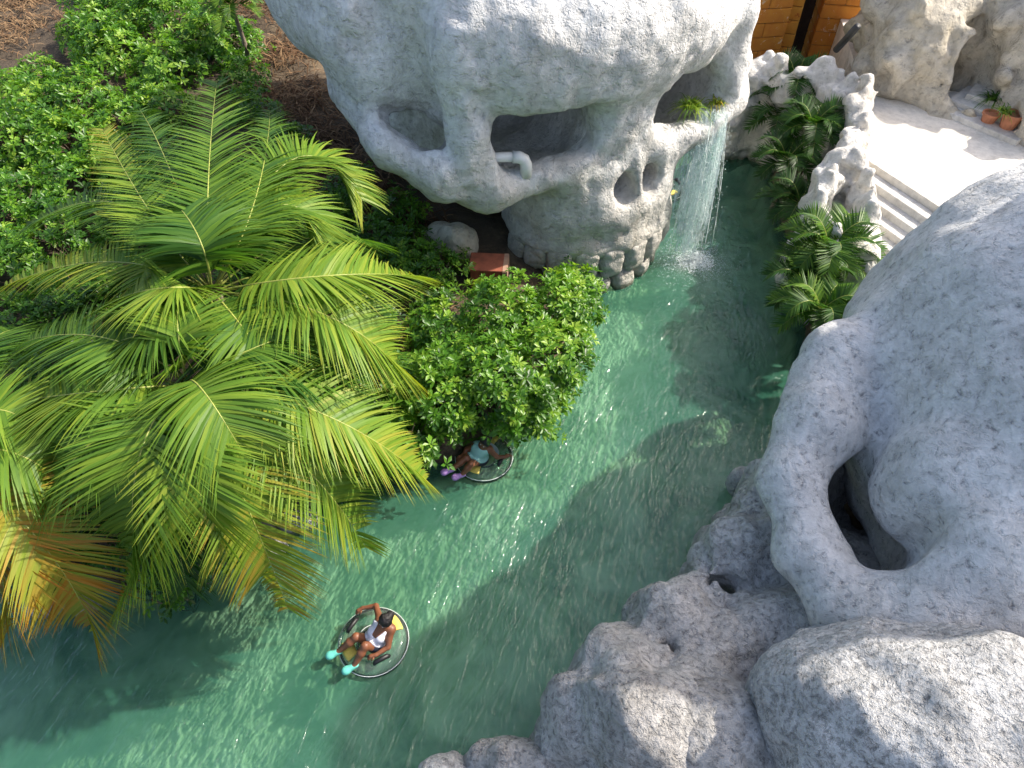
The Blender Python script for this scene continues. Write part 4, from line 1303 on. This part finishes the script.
def person(J, root_loc, label, top, bottom, shoe, look):
    """J: joints in world space; one continuous sculpted body, clothes as children"""
    o0 = Vector(root_loc)
    root = empty('person', o0); tag(root, label, 'person')
    J = {k: v - o0 for k, v in J.items()}
    allp = list(J.values())
    lo = [min(p[i] for p in allp) - .22 for i in range(3)]; hi = [max(p[i] for p in allp) + .24 for i in range(3)]
    g = Grid(lo, hi, 0.0135)
    f = look.normalized()
    up = (J['head'] - J['chest']).normalized()
    rt = f.cross(up).normalized(); up = rt.cross(f).normalized()
    h = J['head']
    F = g.ell(h, (.088, .088, .11))
    F = smin(F, g.cap(h + f * .02 - up * .02, h + f * .045 - up * .075, .07, .045), .03)
    F = smin(F, g.cap(h - up * .05, J['neck'], .055, .06), .04)
    F = smin(F, g.cap(h + f * .085 + up * .01, h + f * .108 - up * .022, .012, .019), .012)          # nose
    for sg in (-1, 1):
        F = smin(F, g.ell(h + rt * sg * .088 - up * .01, (.022, .022, .03)), .01)                     # ears
        F = smin(F, g.ell(h + f * .09 - up * .052 + rt * .012 * sg, (.02, .02, .012)), .01)          # lips
    tor = g.cap(J['chest'], J['belly'], .145, .125)
    tor = smin(tor, g.cap(J['shL'], J['shR'], .075, .075), .08)
    tor = smin(tor, g.cap(J['neck'], J['chest'], .075, .13), .06)
    tor = smin(tor, g.cap(J['belly'], J['pelvis'], .125, .15), .08)
    tor = smin(tor, g.cap(J['hipL'], J['hipR'], .12, .12), .08)
    ch = (J['shL'] - J['shR']).normalized(); bd = (J['belly'] - J['neck']).normalized(); fr = ch.cross(bd); fr = fr if fr.z > 0 else -fr
    for sg in (-1, 1):
        tor = smin(tor, g.ell(J['chest'] + ch * .075 * sg + fr * .10 + bd * .02, (.075, .075, .075)), .04)
    F = smin(F, tor, .05)
    for sd in 'LR':
        F = smin(F, g.cap(J['sh' + sd], J['el' + sd], .062, .047), .05)
        F = smin(F, g.cap(J['el' + sd], J['wr' + sd], .046, .031), .02)
        hd = (J['ha' + sd] - J['wr' + sd]).normalized()
        F = smin(F, g.cap(J['wr' + sd], J['wr' + sd] + hd * .085, .031, .037), .02)
        F = smin(F, g.cap(J['hip' + sd], J['kn' + sd], .105, .066), .07)
        F = smin(F, g.cap(J['kn' + sd], J['kn' + sd].lerp(J['an' + sd], .35), .062, .066), .03)
        F = smin(F, g.cap(J['kn' + sd].lerp(J['an' + sd], .35), J['an' + sd], .066, .038), .03)
        F = smin(F, g.cap(J['an' + sd], J['to' + sd], .04, .035), .03)
    V, Q = g.mesh(F)
    # fingers
    bm = bmesh.new()
    for sd in 'LR':
        w, hh = J['wr' + sd], J['ha' + sd]
        hd = (hh - w).normalized(); sp = hd.cross(Vector((0, 0, 1))).normalized(); dn = sp.cross(hd)
        dn = -dn if dn.z > 0 else dn
        for k, (of, ln) in enumerate(((-.03, .062), (-.01, .075), (.01, .07), (.03, .055))):
            b = w + hd * .09 + sp * of
            tube_bm(bm, [b, b + hd * ln * .5 + dn * .006, b + hd * ln * .8 + dn * .026, b + hd * ln * .95 + dn * .05], [.0105, .010, .009, .006], 6)
        b = w + hd * .035 - sp * .03
        tube_bm(bm, [b, b - sp * .025 + hd * .025, b - sp * .03 + hd * .055 + dn * .015], [.013, .011, .008], 6)
    fv = [tuple(v.co) for v in bm.verts]; bm.verts.index_update()
    ff = [[v.index for v in fc.verts] for fc in bm.faces]; bm.free()
    n0 = len(V)
    verts = [tuple(v) for v in V] + fv
    faces = [tuple(q) for q in Q] + [tuple(i + n0 for i in fc) for fc in ff]
    mesh_obj('body', verts, faces, M['skin'], root)
    # clothes: a shell over the body
    up_c = J['chest'] + fr * .02
    t1 = smax(F - .016, g.ell(J['chest'].lerp(J['belly'], .35), (.24, .24, .24)), .015)
    t1 = smax(t1, -g.cap(J['neck'] + fr * .06, J['chest'] + fr * .16 - bd * .02, .085, .045), .015)
    for sd in 'LR': t1 = smax(t1, -g.cap(J['sh' + sd].lerp(J['el' + sd], .12), J['el' + sd], .085, .08), .01)
    v, q = g.mesh(t1); mesh_obj('swim_top', v, q, top, root)
    t2 = smax(F - .011, smin(g.ell(J['pelvis'], (.21, .21, .20)), smin(g.cap(J['hipL'], J['hipL'].lerp(J['knL'], .28), .13), g.cap(J['hipR'], J['hipR'].lerp(J['knR'], .28), .13), .02), .02), .015)
    v, q = g.mesh(t2); mesh_obj('swim_shorts', v, q, bottom, root)
    for sd in 'LR':
        a, t = J['an' + sd], J['to' + sd]; d = (t - a).normalized()
        D = smin(g.cap(a - d * .03, t + d * .03, .048, .056), g.ell(t + d * .01, (.07, .07, .055)), .03)
        D = smax(D, -g.cap(a - d * .06 + Vector((0, 0, .06)), a + Vector((0, 0, .08)), .045, .04), .01)
        v, q = g.mesh(D); mesh_obj('clog', v, q, shoe, root)
    H = smin(g.ell(h - f * .022 + up * .02, (.108, .108, .122)), g.ell(h - f * .13 + up * .0, (.062, .062, .062)), .03)
    H = smax(H, -g.ell(h + f * .105 - up * .035, (.085, .085, .11)), .02)
    v, q = g.mesh(g.roughen(H, lambda P: 0.012 * fbm(P, 22, 2), .05)); mesh_obj('hair', v, q, M['hair'], root)
    for sg in (-1, 1):
        bm = bmesh.new(); bmesh.ops.create_uvsphere(bm, u_segments=8, v_segments=6, radius=.014)
        bm_obj('eye', bm, M['eye_white'], root, loc=h + f * .083 + up * .012 + rt * .034 * sg)
    return root


def pj(d, dx=0):
    return {k: at(v[0] + dx, v[1], v[2]) for k, v in d.items()}


tc1 = at(374, 642, 0.06)
river_tube(tc1, 'clear tube in open water carrying the swimmer in white top', R(38))
person(pj(dict(head=(385, 621, .80), neck=(384, 625, .64), chest=(381, 630, .47), belly=(378, 636, .32), pelvis=(375, 641, .22), hipL=(370, 639, .22), hipR=(378, 645, .22),
               knL=(356, 637, .50), knR=(365, 646, .50), anL=(338, 652, .26), anR=(354, 666, .24), toL=(331, 655, .24), toR=(347, 670, .22),
               shL=(380, 620, .58), shR=(391, 629, .56), elL=(376, 606, .46), elR=(388, 647, .38), wrL=(363, 608, .42), wrR=(376, 655, .36), haL=(356, 612, .38), haR=(369, 657, .34))),
       tc1, 'person in white top, dark shorts and aqua clogs reclining on clear tube', M['white_cloth'], M['navy_cloth'], M['aqua'], Vector((-0.6, -0.55, -0.45)))
tc2 = at(484, 458, 0.06)
river_tube(tc2, 'clear tube half hidden under the riverside shrub', R(70))
person(pj(dict(head=(480, 442, .80), neck=(478, 446, .66), chest=(475, 450, .50), belly=(474, 454, .34), pelvis=(474, 457, .24), hipL=(470, 456, .24), hipR=(477, 459, .24),
               knL=(461, 458, .46), knR=(466, 464, .46), anL=(446, 470, .26), anR=(457, 475, .24), toL=(440, 472, .24), toR=(451, 477, .22),
               shL=(471, 446, .58), shR=(484, 449, .56), elL=(462, 449, .44), elR=(492, 457, .40), wrL=(458, 455, .42), wrR=(500, 457, .38), haL=(453, 458, .40), haR=(505, 455, .36)), 5),
       tc2, 'person in pale teal bikini and lilac clogs on tube under the shrub', M['teal_cloth'], M['navy_cloth'], M['lilac'], Vector((-0.55, -0.6, -0.4)))
tc3 = at(664, 190, 0.1)
river_tube(tc3, 'empty clear tube mostly hidden behind the skull jaw', R(120))
